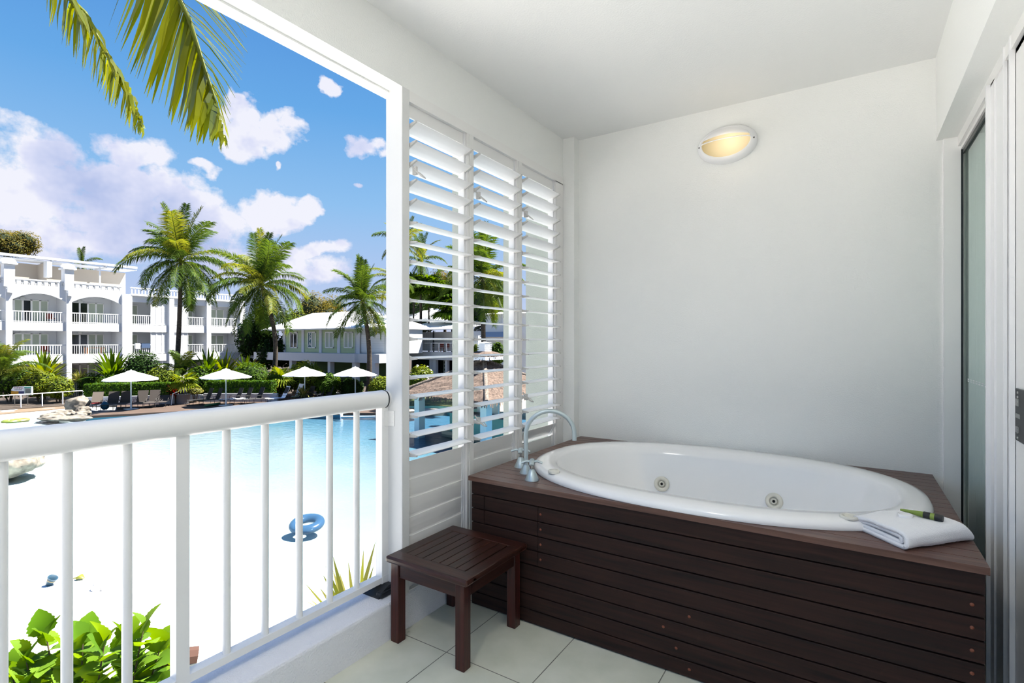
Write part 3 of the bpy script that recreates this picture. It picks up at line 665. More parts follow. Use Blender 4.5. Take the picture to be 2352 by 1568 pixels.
# ================================================================= GROUND, POOL, SAND
def shore(x): 
    k = [(-60, 9.5), (-44, 10.4), (-40, 9.0), (-33, 5.5), (-26, 3.4), (-16, 3.6), (-9, 5.3), (-5, 6.5), (6, 9.5)]
    if x <= k[0][0]: return k[0][1]
    for (a, b_), (c, d) in zip(k, k[1:]):
        if x <= c: return b_ + (d - b_) * (x - a) / (c - a)
    return k[-1][1]
def sandz(x, y):
    s = y - shore(x)
    if x < -38: s = min(s, (-38 - x) * -1.0 + 4.0) if y > 9 else s
    base = -3.40 - .055 * s if s < 0 else -3.40 - .06 * s
    base = max(min(base, -3.22), -3.62)
    return base + .02 * noise.noise(V((x * 1.3, y * 1.3, 0))) + (.018 * noise.noise(V((x * 4.1, y * 4.1, 3))) if s < 1 else 0)
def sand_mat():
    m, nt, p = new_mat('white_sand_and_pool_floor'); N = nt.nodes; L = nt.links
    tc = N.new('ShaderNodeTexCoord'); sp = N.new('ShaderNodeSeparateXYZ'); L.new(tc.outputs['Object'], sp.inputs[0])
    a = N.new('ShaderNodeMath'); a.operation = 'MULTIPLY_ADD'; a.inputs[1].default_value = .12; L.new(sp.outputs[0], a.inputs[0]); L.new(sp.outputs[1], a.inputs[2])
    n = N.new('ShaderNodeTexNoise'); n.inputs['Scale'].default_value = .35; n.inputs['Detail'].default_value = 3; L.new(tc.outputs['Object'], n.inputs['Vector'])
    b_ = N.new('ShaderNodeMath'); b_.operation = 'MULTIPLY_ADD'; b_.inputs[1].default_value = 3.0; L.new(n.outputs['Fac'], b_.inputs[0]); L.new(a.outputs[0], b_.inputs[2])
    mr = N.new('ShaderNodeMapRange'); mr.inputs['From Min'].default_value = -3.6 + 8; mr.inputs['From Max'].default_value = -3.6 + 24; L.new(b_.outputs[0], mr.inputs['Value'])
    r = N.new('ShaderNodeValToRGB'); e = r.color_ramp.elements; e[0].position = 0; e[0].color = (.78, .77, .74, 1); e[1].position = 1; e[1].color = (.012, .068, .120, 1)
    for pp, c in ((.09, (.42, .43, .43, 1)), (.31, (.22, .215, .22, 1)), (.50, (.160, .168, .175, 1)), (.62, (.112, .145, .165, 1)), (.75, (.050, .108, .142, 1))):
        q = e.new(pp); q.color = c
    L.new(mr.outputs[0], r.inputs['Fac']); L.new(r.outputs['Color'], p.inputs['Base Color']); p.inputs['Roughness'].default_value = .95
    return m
b = MB(); x0, x1, y0, y1, st_ = -62.0, 2.0, -14.0, 52.0, .5; nx = int((x1 - x0) / st_); ny = int((y1 - y0) / st_)
b.add([(x0 + i * st_, y0 + j * st_, sandz(x0 + i * st_, y0 + j * st_)) for j in range(ny + 1) for i in range(nx + 1)],
      [(j * (nx + 1) + i, j * (nx + 1) + i + 1, (j + 1) * (nx + 1) + i + 1, (j + 1) * (nx + 1) + i) for j in range(ny) for i in range(nx)], 0, True)
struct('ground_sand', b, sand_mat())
b = MB(); b.box((-160, -80, -6.0), (80, 200, -5.5)); struct('ground', b, M['soil'])
def water_mat():
    m, nt, p = new_mat('pool_water'); N = nt.nodes; L = nt.links; out = N['Material Output']; N.remove(p)
    t = N.new('ShaderNodeBsdfTransparent'); t.inputs['Color'].default_value = (.83, .955, .995, 1)
    g = N.new('ShaderNodeBsdfGlossy'); g.inputs['Roughness'].default_value = .05
    n = N.new('ShaderNodeTexNoise'); n.inputs['Scale'].default_value = 2.2; n.inputs['Detail'].default_value = 5
    tc = N.new('ShaderNodeTexCoord'); mp = N.new('ShaderNodeMapping'); mp.inputs['Scale'].default_value = (1.0, 1.9, 1); mp.inputs['Rotation'].default_value = (0, 0, .5)
    L.new(tc.outputs['Object'], mp.inputs[0]); L.new(mp.outputs[0], n.inputs['Vector'])
    bp = N.new('ShaderNodeBump'); bp.inputs['Strength'].default_value = .5; bp.inputs['Distance'].default_value = .06; L.new(n.outputs['Fac'], bp.inputs['Height'])
    L.new(bp.outputs[0], g.inputs['Normal'])
    fr = N.new('ShaderNodeFresnel'); fr.inputs['IOR'].default_value = 1.11; L.new(bp.outputs[0], fr.inputs['Normal'])
    mx = N.new('ShaderNodeMixShader'); L.new(fr.outputs[0], mx.inputs[0]); L.new(t.outputs[0], mx.inputs[1]); L.new(g.outputs[0], mx.inputs[2]); L.new(mx.outputs[0], out.inputs['Surface']); return m
b = MB(); b.add([(-52, 2.0, ZW), (0, 2.0, ZW), (0, 50, ZW), (-52, 50, ZW)], [(0, 1, 2, 3)]); wt = b.build('pool_water', water_mat()); tag(wt, 'clear pale blue water of the sandy-bottomed resort pool', 'water', kind='stuff')

# paved deck behind the pool, garden bed and lawn
dk = [on_z(u, v, ZG) for u, v in ((198, 955), (300, 950), (470, 941), (640, 937), (700, 946), (765, 948), (862, 948), (905, 946))]
dk = [(p.x, p.y) for p in dk]
poly = dk + [(-24.5, 27.0), (-24.5, 46), (-66, 46), (-66, 24), (dk[0][0] - 1.8, dk[0][1] + 2.2)]
b = MB(); b.prism([(x, y, -5.2) for x, y in poly], (0, 0, 2.0)); struct('pool_deck', b, M['decktan'])
b = MB()
for (xa, ya), (xb, yb) in zip(dk, dk[1:]):
    nv = V((yb - ya, xa - xb, 0)).normalized() * .03; b.prism([(xa + nv.x * .2, ya + nv.y * .2, -5.2), (xb + nv.x * .2, yb + nv.y * .2, -5.2), (xb + nv.x, yb + nv.y, -5.2), (xa + nv.x, ya + nv.y, -5.2)], (0, 0, 1.86))
struct('pool_wall_tile', b, mat('blue_pool_tile', (.03, .16, .24, 1), .4))  # blue tiled lining of the submerged pool wall
b = MB(); b.prism([(x, y, -5.2) for x, y in [(-70, -6), (-46, -6), (-44.2, 6), (-44.6, 13.2), (-44.2, 18), (-70, 30)]], (0, 0, 1.985)); struct('path', b, M['tan'])
hA, hB, hC, hD = on_z(186, 933, ZG), on_z(392, 927, ZG), on_z(470, 922, ZG), on_z(618, 922, ZG)
b = MB(); b.prism([(x, y, -5.2) for x, y in [(-75, -2), (-48.5, 2), (-45.8, 14.5), (hA.x, hA.y + .6), (hB.x, hB.y + .9), (hC.x, hC.y + 1.4), (hD.x, hD.y + .8), (-30.5, 31.0), (-25, 30.4), (-25, 47), (-75, 47)]], (0, 0, 2.03)); struct('garden_bed', b, M['soil'])
lw = on_z(455, 905, ZG + .05)
b = MB(); b.prism([(p.x, p.y, ZG + .031) for p in (on_z(404, 912, ZG), on_z(472, 910, ZG), on_z(480, 900, ZG), on_z(436, 900, ZG))], (0, 0, .02)); struct('lawn_strip', b, M['lawn'])

# ================================================================= PLANT BUILDERS
def frond_mesh(name, L, e0, e1, nl, ll, w, droop, mats, seed, both=True):
    rnd = random.Random(seed); b = MB(); pts = []; p = V((0, 0, 0)); n = 14
    for i in range(n + 1):
        t = i / n; pts.append(p.copy()); a = e0 + (e1 - e0) * t ** 1.3; p = p + V((math.cos(a), 0, math.sin(a))) * (L / n)
    b.tube(pts, [.035 * L / 4 * (1 - .85 * i / n) + .004 for i in range(n + 1)], 5, 1, caps=False)
    for i in range(nl):
        t = .10 + .90 * (i + .5) / nl; f = t * n; k = min(int(f), n - 1); q = pts[k].lerp(pts[k + 1], f - k); d = (pts[k + 1] - pts[k]).normalized()
        env = math.sin(PI * min(1, (.12 + t * .80))) ** .6
        for s in (-1, 1):
            l = ll * env * rnd.uniform(.82, 1.1); side = V((0, s, 0))
            upv = side.cross(d) * (-s); upv = upv if upv.z > 0 else -upv
            d0 = (side * .85 + d * rnd.uniform(.45, .7) + upv * rnd.uniform(.05, .35)).normalized()
            dr = droop * rnd.uniform(.7, 1.3); q1 = q + d0 * l * .45; d1 = (d0 + V((0, 0, -1)) * dr).normalized(); q2 = q1 + d1 * l * .55
            wd = (d * .9 + V((0, 0, .3))).normalized()
            b.strip([q, q1, q2], wd, [w * .5, w, w * .12], 0)
    me_o = b.build(name, mats); me = me_o.data; bpy.data.objects.remove(me_o); return me
FR = []
for i, (e0, e1, dr) in enumerate([(85, 62, .25), (68, 10, .45), (45, -30, .8), (22, -62, 1.1), (-5, -80, 1.2), (-40, -88, .9)]):
    FR.append(frond_mesh('frond', 4.6, math.radians(e0), math.radians(e1), 84, 1.10 if i else .8, .034, dr, [M['fr_a'], M['fr_y']], i))
FRY = []
for me in FR:
    m2 = me.copy(); m2.materials.clear(); m2.materials.append(M['fr_y']); m2.materials.append(M['fr_y']); FRY.append(m2)
def trunk_mb(base, top, r0, r1, bow=(0, 0, 0)):
    b = MB(); pts = []; n = 14
    for i in range(n + 1):
        t = i / n; q = V(base).lerp(V(top), t) + V(bow) * math.sin(PI * t) * 1.0; pts.append(q)
    rs = [r0 * 1.35 if i == 0 else (r0 + (r1 - r0) * (i / n)) * (1 + .03 * (i % 2)) for i in range(n + 1)]
    b.tube(pts, rs, 10, 0); return b
def palm(label, base, top, nf=26, scale=1.0, seed=0, r0=.20, r1=.13, bow=(0, 0, 0), group=None, name='coconut_palm', lean=None):
    rnd = random.Random(seed); t = thing(name, label, 'palm', tuple(base), 0, group)
    trunk_mb(base, top, r0, r1, bow).build('trunk', M['trunk'], t)
    for i in range(nf):
        q = i / nf; k = min(int(q ** .8 * 6.2), 5)
        if i < 3: k = 0
        me = (FRY if rnd.random() < .22 else FR)[k]
        o = bpy.data.objects.new('frond', me); col.objects.link(o); o.parent = t; o.location = V(top) - V(base)
        o.rotation_euler = (rnd.uniform(-.25, .25), rnd.uniform(-.12, .12), i * 2.399963 + rnd.uniform(-.3, .3)); o.scale = (scale * rnd.uniform(.85, 1.08),) * 3
    return t
def P3(u, v, d): return at_d(u, v, d)
def leaf_cloud(b, c, r, n, size, rnd, mi=0, shell=.55, elong=1.7, up=.3):
    for _ in range(n):
        while True:
            q = V((rnd.uniform(-1, 1), rnd.uniform(-1, 1), rnd.uniform(-1, 1)))
            if shell < q.length < 1: break
        q = q * (1 + .18 * noise.noise(q * 2.3 + V(c)))
        p = V((c[0] + q.x * r[0], c[1] + q.y * r[1], c[2] + q.z * r[2]))
        nr = (q + V((rnd.uniform(-.7, .7), rnd.uniform(-.7, .7), rnd.uniform(-.2, .9) + up))).normalized()
        a = nr.cross(V((rnd.uniform(-1, 1), rnd.uniform(-1, 1), rnd.uniform(-1, 1)))).normalized(); w = nr.cross(a); s = size * rnd.uniform(.65, 1.25)
        b.add([p - a * s * elong * .5, p + w * s * .5, p + a * s * elong * .5 + nr * -.15 * s, p - w * s * .5], [(0, 1, 2, 3)], mi)
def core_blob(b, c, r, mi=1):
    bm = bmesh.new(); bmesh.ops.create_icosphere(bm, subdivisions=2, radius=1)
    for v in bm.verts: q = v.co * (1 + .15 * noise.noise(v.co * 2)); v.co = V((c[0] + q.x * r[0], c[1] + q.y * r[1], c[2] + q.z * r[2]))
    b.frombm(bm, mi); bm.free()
def shrub(label, u, vt, vb, wpx, d, leaf='lf_a', n=700, size=.14, seed=1, zb=ZG, name='garden_shrub', flowers=None, elong=1.7, core=True, cat='shrub', stems=True, up=.3):
    rnd = random.Random(seed); top = P3(u, vt, d); bot = P3(u, vb, d); w = wpx / F_PX * d / 2; hz = (top.z - bot.z) / 2; c = (top.x, top.y, (top.z + bot.z) / 2)
    t = thing(name, label, cat, (c[0], c[1], zb), 0)
    b = MB()
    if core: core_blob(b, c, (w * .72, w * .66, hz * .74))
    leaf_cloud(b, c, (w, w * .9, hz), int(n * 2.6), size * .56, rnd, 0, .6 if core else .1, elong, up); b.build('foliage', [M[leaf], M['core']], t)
    if stems:
        b = MB()
        for k in range(3): a = k * 2.1 + seed; b.tube([(c[0] + .08 * math.cos(a), c[1] + .08 * math.sin(a), zb - .05), (c[0] + w * .3 * math.cos(a), c[1] + w * .3 * math.sin(a), c[2])], [.05, .03], 6)
        b.build('stem', M['bark'], t)
    if flowers:
        b = MB(); leaf_cloud(b, c, (w * 1.05, w * .95, hz * 1.05), flowers[1], size * .9, rnd, 0, .85, 1.0); b.build('blossom', M[flowers[0]], t)
    return t
def straps(label, u, vt, vb, wpx, d, leaf='lf_a', n=34, width=.09, seed=1, name='strap_leaf_plant', cat='plant', zb=None, spread=1.0, droop=.9, curve=True):
    width *= .62 if width > .06 else 1; n = int(n * 1.5); rnd = random.Random(seed); base = P3(u, vb, d); top = P3(u, vt, d); H = top.z - base.z; w = wpx / F_PX * d / 2
    t = thing(name, label, cat, (base.x, base.y, base.z if zb is None else zb)); b = MB()
    for i in range(n):
        a = i * 2.399 + rnd.uniform(-.3, .3); tilt = (i / n) ** .8 * 1.25 * spread + rnd.uniform(-.08, .08)
        L = math.hypot(H * math.cos(tilt * .8), w * math.sin(tilt)) * rnd.uniform(.85, 1.12) + .05
        hd = V((math.cos(a), math.sin(a), 0)); sd = V((-math.sin(a), math.cos(a), 0)); p = base + hd * .04; pts = [p]; m = 5; rnd_d = rnd.uniform(.5, 1.6)
        for j in range(m):
            an = PI / 2 - tilt - droop * rnd_d * (j / m) ** 1.3 * (.5 + tilt); p = p + (hd * math.cos(an) + V((0, 0, 1)) * math.sin(an)) * (L / m); pts.append(p)
        ws = [width * k for k in (.35, .75, 1.0, .9, .6, .06)]
        b.strip(pts, sd, ws, 0)
    b.build('leaves', M[leaf], t)
    if zb is not None:
        b = MB(); b.tube([(base.x, base.y, zb - .05), tuple(base + V((0, 0, .05)))], [.06, .05], 8); b.build('stem', M['bark'], t)
    return t
def fan_plant(label, pos, base_z, R, n, leaf='lf_y', seed=1, name='fan_palm', trunk_r=.12, stalk=.8):
    rnd = random.Random(seed); pos = V(pos); t = thing(name, label, 'palm', (pos.x, pos.y, base_z))
    b = MB(); b.tube([(pos.x, pos.y, base_z - .05), tuple(pos)], [trunk_r, trunk_r * .7], 8); b.build('trunk', M['trunk'], t)
    for i in range(n):
        b = MB(); a = i * 2.399; el = rnd.uniform(-.5, 1.2); d = V((math.cos(a) * math.cos(el), math.sin(a) * math.cos(el), math.sin(el))); q = pos + d * stalk
        b.tube([pos, q], [.02, .012], 5, 1, caps=False)
        s = d.cross(V((0, 0, 1))).normalized(); nu = s.cross(d).normalized()
        nr = (nu * .6 + d * .4).normalized()
        for k in range(17):
            g = (k - 8) / 8 * 1.75; dd = (d * math.cos(g) + s * math.sin(g)).normalized(); tip = q + dd * R * rnd.uniform(.9, 1.05) - V((0, 0, R * .22)); mid = q + dd * R * .6; wv = dd.cross(nr).normalized()
            b.strip([q, mid, tip], wv, [.01, R * .07, .008], 0)
        b.build('fan_leaf', [M[leaf], M['fr_y']], t)
    return t
def areca(label, u, vb, d, L, n, seed, leafscale=1.0):
    rnd = random.Random(seed); base = P3(u, vb, d); t = thing('areca_palm', label, 'palm', tuple(base))
    for i in range(n):
        k = [1, 2, 2, 3, 1, 3][i % 6]; o = bpy.data.objects.new('frond', (FR if i % 3 else FRY)[k]); col.objects.link(o); o.parent = t
        o.location = (0, 0, .15 * (i % 3)); o.rotation_euler = (0, -.25, i * 2.399); o.scale = (L / 4.6 * rnd.uniform(.8, 1.1),) * 3
    return t
# ================================================================= TREES AND PALMS
def pbase(u, d): q = P3(u, 784, d); return V((q.x, q.y, ZG))
for lab, ub, ut, vt, d, s, seed, bow, nf in (
    ('tallest coconut palm, in front of the white apartment building', 403, 416, 600, 46, 1.1, 3, (-.3, .2, 0), 36),
    ('coconut palm with curved trunk beside the end of the apartments', 622, 600, 655, 46, 1.06, 11, (.9, .3, 0), 36),
    ('coconut palm standing in front of the green spa building', 846, 832, 692, 44, .84, 23, (.35, .1, 0), 30)):
    palm(lab, pbase(ub, d), P3(ut, vt, d), nf, s, seed, .23, .14, bow, 'tall coconut palms in the garden')
palm('small palm top showing above the apartment roof terrace', pbase(190, 76) + V((0, 0, 0)), P3(190, 606, 76), 9, .55, 5, .2, .15)
palm('dark palm just left of and behind the balcony post', pbase(925, 52), P3(930, 560, 52), 18, .72, 31, .2, .14)
palm('shorter dark palm rising behind the balcony post top fronds', pbase(905, 56), P3(905, 640, 56), 16, .75, 37, .2, .14)
palm('palm seen through the first louvre screen against the sky', pbase(965, 63), P3(968, 598, 63), 16, .78, 41, .2, .14)
palm('coconut palm with grey trunk seen through the middle louvre screen', pbase(1113, 38), P3(1108, 640, 38), 30, .88, 43, .2, .15)
for i, (u, v, d, R) in enumerate([(985, 668, 57, 2.3), (1022, 690, 56, 2.2), (1038, 715, 55, 2.1), (950, 665, 58, 2.0)]):
    fan_plant(['fan palm left of the gable roof, seen through the louvres', 'fan palm above the gable roof ridge, seen through the louvres', 'fan palm right of the gable roof, seen through the louvres', 'fan palm behind the gable roof at the screen edge'][i], P3(u, v, d + 6), ZG, R, 22, 'lf_a', i + 3)
def tree(label, u, vt, vb, wpx, d, leaf, n, size, seed, lobes=5, zb=ZG):
    rnd = random.Random(seed); top = P3(u, vt, d); bot = P3(u, vb, d); w = wpx / F_PX * d / 2; hz = (top.z - bot.z) / 2; c = V((top.x, top.y, (top.z + bot.z) / 2))
    t = thing('leafy_tree', label, 'tree', (c.x, c.y, zb)); b = MB()
    for k in range(lobes):
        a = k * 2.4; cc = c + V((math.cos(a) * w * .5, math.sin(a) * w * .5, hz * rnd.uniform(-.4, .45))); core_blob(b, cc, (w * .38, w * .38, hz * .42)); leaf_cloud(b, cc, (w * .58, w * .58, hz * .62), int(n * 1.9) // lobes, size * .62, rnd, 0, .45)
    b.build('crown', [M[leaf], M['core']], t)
    b = MB(); b.tube([(c.x, c.y, zb), tuple(c)], [.3, .15], 8)
    for k in range(4): a = k * 1.7; b.tube([tuple(c - V((0, 0, hz * .8))), tuple(c + V((math.cos(a) * w * .5, math.sin(a) * w * .5, hz * .2)))], [.12, .04], 6)
    b.build('trunk', M['bark'], t)
tree('olive-brown tree showing behind the left end of the apartment roof', 18, 515, 600, 115, 78, 'lf_o', 5200, .26, 1, 7)
tree('dense dark tree between the apartments and the spa building', 590, 690, 850, 90, 66, 'lf_d', 3800, .34, 2)
tree('dark bushy tree touching the left wall of the spa building', 632, 735, 850, 80, 64, 'lf_d', 3000, .34, 3)
tree('yellow-green tree rising behind the spa roof', 740, 655, 790, 120, 78, 'lf_o', 6500, .26, 4, 7)
tree('green tree between the second and third coconut palms', 690, 700, 800, 90, 76, 'lf_y', 3600, .28, 9, 6)
tree('pale olive tree behind the gable roof seen through the louvres', 1022, 612, 760, 75, 72, 'lf_o', 5000, .24, 5, 7)
tree('dark tree behind the middle louvre screen palms', 1130, 625, 830, 130, 62, 'lf_d', 5000, .28, 6, 6)
tree('dark tree behind the first louvre screen fan palms', 950, 650, 800, 110, 70, 'lf_d', 4500, .28, 7, 6)
# ---- garden planting behind the pool deck
areca('feathery golden cane palm at the far left edge of the garden', 2, 862, 37, 3.1, 16, 1)
areca('pale feathery palm beside the leaning coconut trunk', 418, 868, 42, 2.4, 12, 2)
areca('small feathery palm low behind the left warning sign', 30, 880, 38, 1.8, 10, 4)
shrub('mixed green bush behind the warning sign', 22, 838, 912, 95, 38.5, 'lf_a', 900, .20, 11)
shrub('bush with red hibiscus flowers left of the garden gate', 90, 848, 912, 80, 38.5, 'lf_y', 1100, .18, 12, flowers=('lf_r', 14))
shrub('bush with yellow-tipped leaves beside the garden gate', 135, 862, 915, 62, 38, 'lf_y', 800, .17, 13)
straps('large bright strap-leaved ginger plant above the left bushes', 103, 806, 882, 125, 40, 'lf_y', 46, .20, 1, zb=ZG, spread=.95)
straps('white-striped grassy plant beside the ground floor windows', 183, 848, 882, 55, 41, 'lf_v', 60, .045, 2, zb=ZG)
shrub('round dark green bush right of the garden gate', 209, 855, 912, 55, 40, 'lf_a', 750, .16, 15)
straps('tall dark strap-leaved plant left of the first parasol', 258, 800, 880, 100, 40.5, 'lf_a', 44, .21, 3, zb=ZG, spread=.8)
shrub('dark purple-green bush above the first parasol', 325, 803, 895, 85, 41, 'lf_d', 1200, .22, 16)
shrub('bright green bush under the large strap-leaved plants behind the hedge', 268, 858, 898, 95, 39.5, 'lf_a', 700, .17, 17)
shrub('yellow-green bush between the first parasol and the palm trunk', 375, 838, 900, 75, 40.5, 'lf_y', 1000, .18, 18)
straps('strap-leaved plant behind the second parasol', 478, 800, 878, 110, 42, 'lf_a', 46, .18, 5, zb=ZG, spread=.95)
straps('young strap-leaved plant with lime leaves beside the palm trunk', 515, 803, 880, 75, 43, 'lf_y', 36, .15, 25, zb=ZG, spread=.85)
shrub('glossy round-leaved bush behind the potted palm', 462, 838, 912, 75, 41, 'lf_a', 1000, .20, 20)
straps('upright banana-like plant above the second parasol', 565, 812, 868, 75, 43.5, 'lf_y', 22, .20, 6, zb=ZG, spread=.8)
shrub('fine-leaved green bush right of the second parasol', 575, 830, 905, 85, 42, 'lf_a', 1300, .15, 21, elong=3.5)
shrub('fine-leaved bush just right of the curved palm trunk', 640, 848, 908, 70, 42, 'lf_a', 1100, .15, 22, elong=3.5)
shrub('tall yellow-green bamboo-like bush behind the third parasol', 700, 828, 905, 90, 43, 'lf_y', 1400, .14, 23, elong=4.5)
fan_plant('single lime-green fan-leaved palm between the parasols', P3(645, 868, 41.5), ZG, 1.15, 7, 'lf_y', 8, 'fan_palm', .08, .25)
straps('low variegated yellow plant at the foot of the third parasol', 695, 886, 912, 60, 39, 'lf_v', 60, .045, 7, zb=ZG)
shrub('green bush between the third and fourth parasols', 752, 855, 912, 62, 40, 'lf_a', 1000, .17, 26, elong=2.6)
shrub('small bush with orange-tipped leaves below the green wall', 745, 857, 880, 22, 41.5, 'lf_o', 220, .13, 27, cat='shrub')
shrub('low dark bush under the fourth parasol', 806, 868, 912, 62, 40.5, 'lf_d', 900, .17, 28, elong=2.4)
shrub('yellow-tipped bush beside the balcony post', 874, 862, 912, 60, 39, 'lf_y', 1000, .16, 29, elong=2.4)
shrub('low yellow bush on the lawn beside the grey pot', 448, 890, 905, 40, 38.5, 'lf_v', 260, .11, 30)
straps('orange-red spiky bromeliad at the foot of the palm trunk', 403, 875, 908, 30, 37.6, 'lf_r', 34, .06, 8, zb=ZG)
straps('small red cordyline beside the end of the second hedge', 621, 878, 902, 16, 40, 'lf_r', 18, .06, 9, zb=ZG)
shrub('white-flowering oleander seen through the first louvre screen', 968, 838, 905, 66, 33, 'lf_y', 1100, .12, 31, flowers=('flowerw', 70), elong=3.5)
shrub('spiky green bush beside the roof ventilator, seen through the louvres', 1143, 786, 838, 34, 30, 'lf_a', 420, .13, 32, elong=4)
shrub('low green bush left of the roof ventilator', 1094, 790, 822, 18, 31, 'lf_y', 200, .12, 33, elong=3)
# potted palm
pp = P3(421, 905, 37.5); pt = thing('plant_pot', 'grey flared plant pot on the paving holding a small fan palm', 'pot', (pp.x, pp.y, ZG))
b = MB(); b.lathe((pp.x, pp.y, ZG), [(.34, .03), (.46, .70), (.49, .70), (.49, .75), (.43, .75), (.42, .66), (0, .66)], 20); b.build('pot_body', mat('grey_pot', srgb(104, 106, 112), .7), pt)
fan_plant('lime-green fan palm growing in the grey pot', V((pp.x, pp.y, -1.55)), ZG + .66, .85, 10, 'lf_y', 12, 'potted_fan_palm', .07, .35)
# hedges with low white walls
def hedge(label, p, q, zt, seed, wl):
    p = V((p.x, p.y, 0)); q = V((q.x, q.y, 0)); ax = (q - p).normalized(); nrm = V((-ax.y, ax.x, 0)); L = (q - p).length; dep = .95; rnd = random.Random(seed)
    t = thing('clipped_hedge', label, 'hedge', tuple((p + q) / 2 + nrm * .8 + V((0, 0, ZG)))); b = MB(); z0 = ZG + .03
    def pt_(s, n_, z): return tuple(p + ax * s + nrm * (n_ + .32) + V((0, 0, z)))
    hv = [pt_(s, n_, z) for z in (z0, zt - .06) for s, n_ in ((.05, .06), (L - .05, .06), (L - .05, dep - .05), (.05, dep - .05))]
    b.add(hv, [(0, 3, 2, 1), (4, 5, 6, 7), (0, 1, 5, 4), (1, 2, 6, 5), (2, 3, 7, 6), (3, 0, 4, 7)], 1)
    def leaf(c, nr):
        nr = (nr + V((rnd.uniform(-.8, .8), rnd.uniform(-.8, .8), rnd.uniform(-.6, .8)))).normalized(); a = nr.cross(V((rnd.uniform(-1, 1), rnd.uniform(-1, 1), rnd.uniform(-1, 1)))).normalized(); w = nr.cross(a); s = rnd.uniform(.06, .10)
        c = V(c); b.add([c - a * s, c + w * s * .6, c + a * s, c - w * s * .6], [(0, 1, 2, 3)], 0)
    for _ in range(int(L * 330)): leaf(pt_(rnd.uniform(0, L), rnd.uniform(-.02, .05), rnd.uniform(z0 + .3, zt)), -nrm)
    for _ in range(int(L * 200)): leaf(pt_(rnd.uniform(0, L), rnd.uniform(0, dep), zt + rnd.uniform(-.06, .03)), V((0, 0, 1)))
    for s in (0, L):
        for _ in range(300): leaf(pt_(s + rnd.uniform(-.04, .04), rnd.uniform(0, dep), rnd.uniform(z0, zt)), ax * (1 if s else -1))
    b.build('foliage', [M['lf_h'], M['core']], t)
    b = MB(); a0 = p - ax * .1; b.prism([tuple(a0 + V((0, 0, ZG))), tuple(a0 + ax * (L + .7) + V((0, 0, ZG))), tuple(a0 + ax * (L + .7) + nrm * .22 + V((0, 0, ZG))), tuple(a0 + nrm * .22 + V((0, 0, ZG)))], (0, 0, .62))
    o = solo('low_wall', b, M['gwhite'], wl, 'wall')
hedge('long clipped hedge behind the first parasol and six loungers', hA, hB, -1.72, 1, 'low white wall in front of the first long hedge')
hedge('clipped hedge behind the second parasol', hC, hD, -1.70, 2, 'low white wall in front of the second hedge')
# second palm frond group hanging into the top of the view, from a palm outside the balcony
def lerp_path(K, t):
    f = t * (len(K) - 1); k = min(int(f), len(K) - 2); a, b_ = K[k], K[k + 1]; f -= k; return tuple(a[i] + (b_[i] - a[i]) * f for i in range(len(a)))
crown = P3(-330, -620, 4.9); tbase = V((crown.x - .4, crown.y - .3, sandz(crown.x, crown.y) - .1))
ov = thing('overhanging_palm', 'coconut palm whose two long fronds hang into the top left of the view', 'palm', tuple(tbase))
trunk_mb(tbase, crown, .2, .13, (.1, 0, 0)).build('trunk', M['trunk'], ov)
def near_frond(R, TL, TR, d0, n, seed, wl, wr, dep):
    rnd = random.Random(seed); b = MB()
    rp = [P3(*lerp_path(R, i / 24), d0 + dep * i / 24) for i in range(25)]
    b.tube([crown] + [crown.lerp(rp[0], k / 5) + V((0, 0, .35 * math.sin(PI * k / 5))) for k in range(1, 5)] + rp, [.04] * 5 + [.024 * (1 - i / 27) + .003 for i in range(25)], 7, 1)
    for i in range(n):
        t = (i + .5) / n; u, v = lerp_path(R, t); d = d0 + dep * t; o = P3(u, v, d)
        for T, w, cnt in ((TL, wl, 1), (TR, wr, 1)):
            if not T: continue
            if T is TR and rnd.random() < (.45 if wr < .01 else .1): continue
            tu, tv = lerp_path(T, t); j = rnd.uniform(-.06, .06); tip = P3(tu + rnd.uniform(-9, 9), tv + rnd.uniform(-16, 10), d + rnd.uniform(-.25, .15))
            q1 = o.lerp(tip, .35) + RT * rnd.uniform(-.01, .015) + UP * .03; q2 = o.lerp(tip, .7) + RT * rnd.uniform(-.01, .02) + UP * .015
            sd = (RT * 1.0 + FW * rnd.uniform(-.7, .7) + UP * rnd.uniform(-.1, .1)).normalized()
            b.strip([o, q1, q2, tip], sd, [w * .7, w, w * .75, .0012], 0)
    return b.build('frond', [M['fr_near'], M['fr_y']], ov)
R2 = [(360, -230), (395, -90), (413, 0), (434, 43), (457, 115), (472, 163), (490, 215), (504, 262), (514, 322)]
near_frond(R2, [(245, 60), (300, 165), (345, 225), (385, 268), (415, 298), (440, 322), (462, 330), (490, 338), (514, 348)],
           [(560, 60), (566, 120), (558, 150), (552, 182), (540, 225), (528, 265), (521, 295), (518, 315), (520, 340)], 4.3, 58, 3, .024, .006, -.1)
R1 = [(60, -260), (120, -110), (163, 0), (196, 30), (235, 108), (262, 148), (286, 190), (306, 240), (328, 296)]
near_frond(R1, [(45, -120), (105, 35), (150, 100), (185, 150), (222, 195), (250, 232), (276, 262), (300, 290), (331, 318)],
           [(90, -190), (150, -30), (200, 70), (228, 100), (258, 165), (278, 205), (298, 235), (312, 268), (331, 312)], 4.6, 70, 5, .013, .017, .1)
# more drooping fronds of the same palm outside the picture
for k in range(9):
    o = bpy.data.objects.new('frond', FR[[1, 2, 3, 2, 3, 1, 2, 3, 2][k]]); col.objects.link(o); o.parent = ov; o.location = crown - tbase; o.rotation_euler = (0, 0, 2.4 + k * .42); o.scale = (.7,) * 3
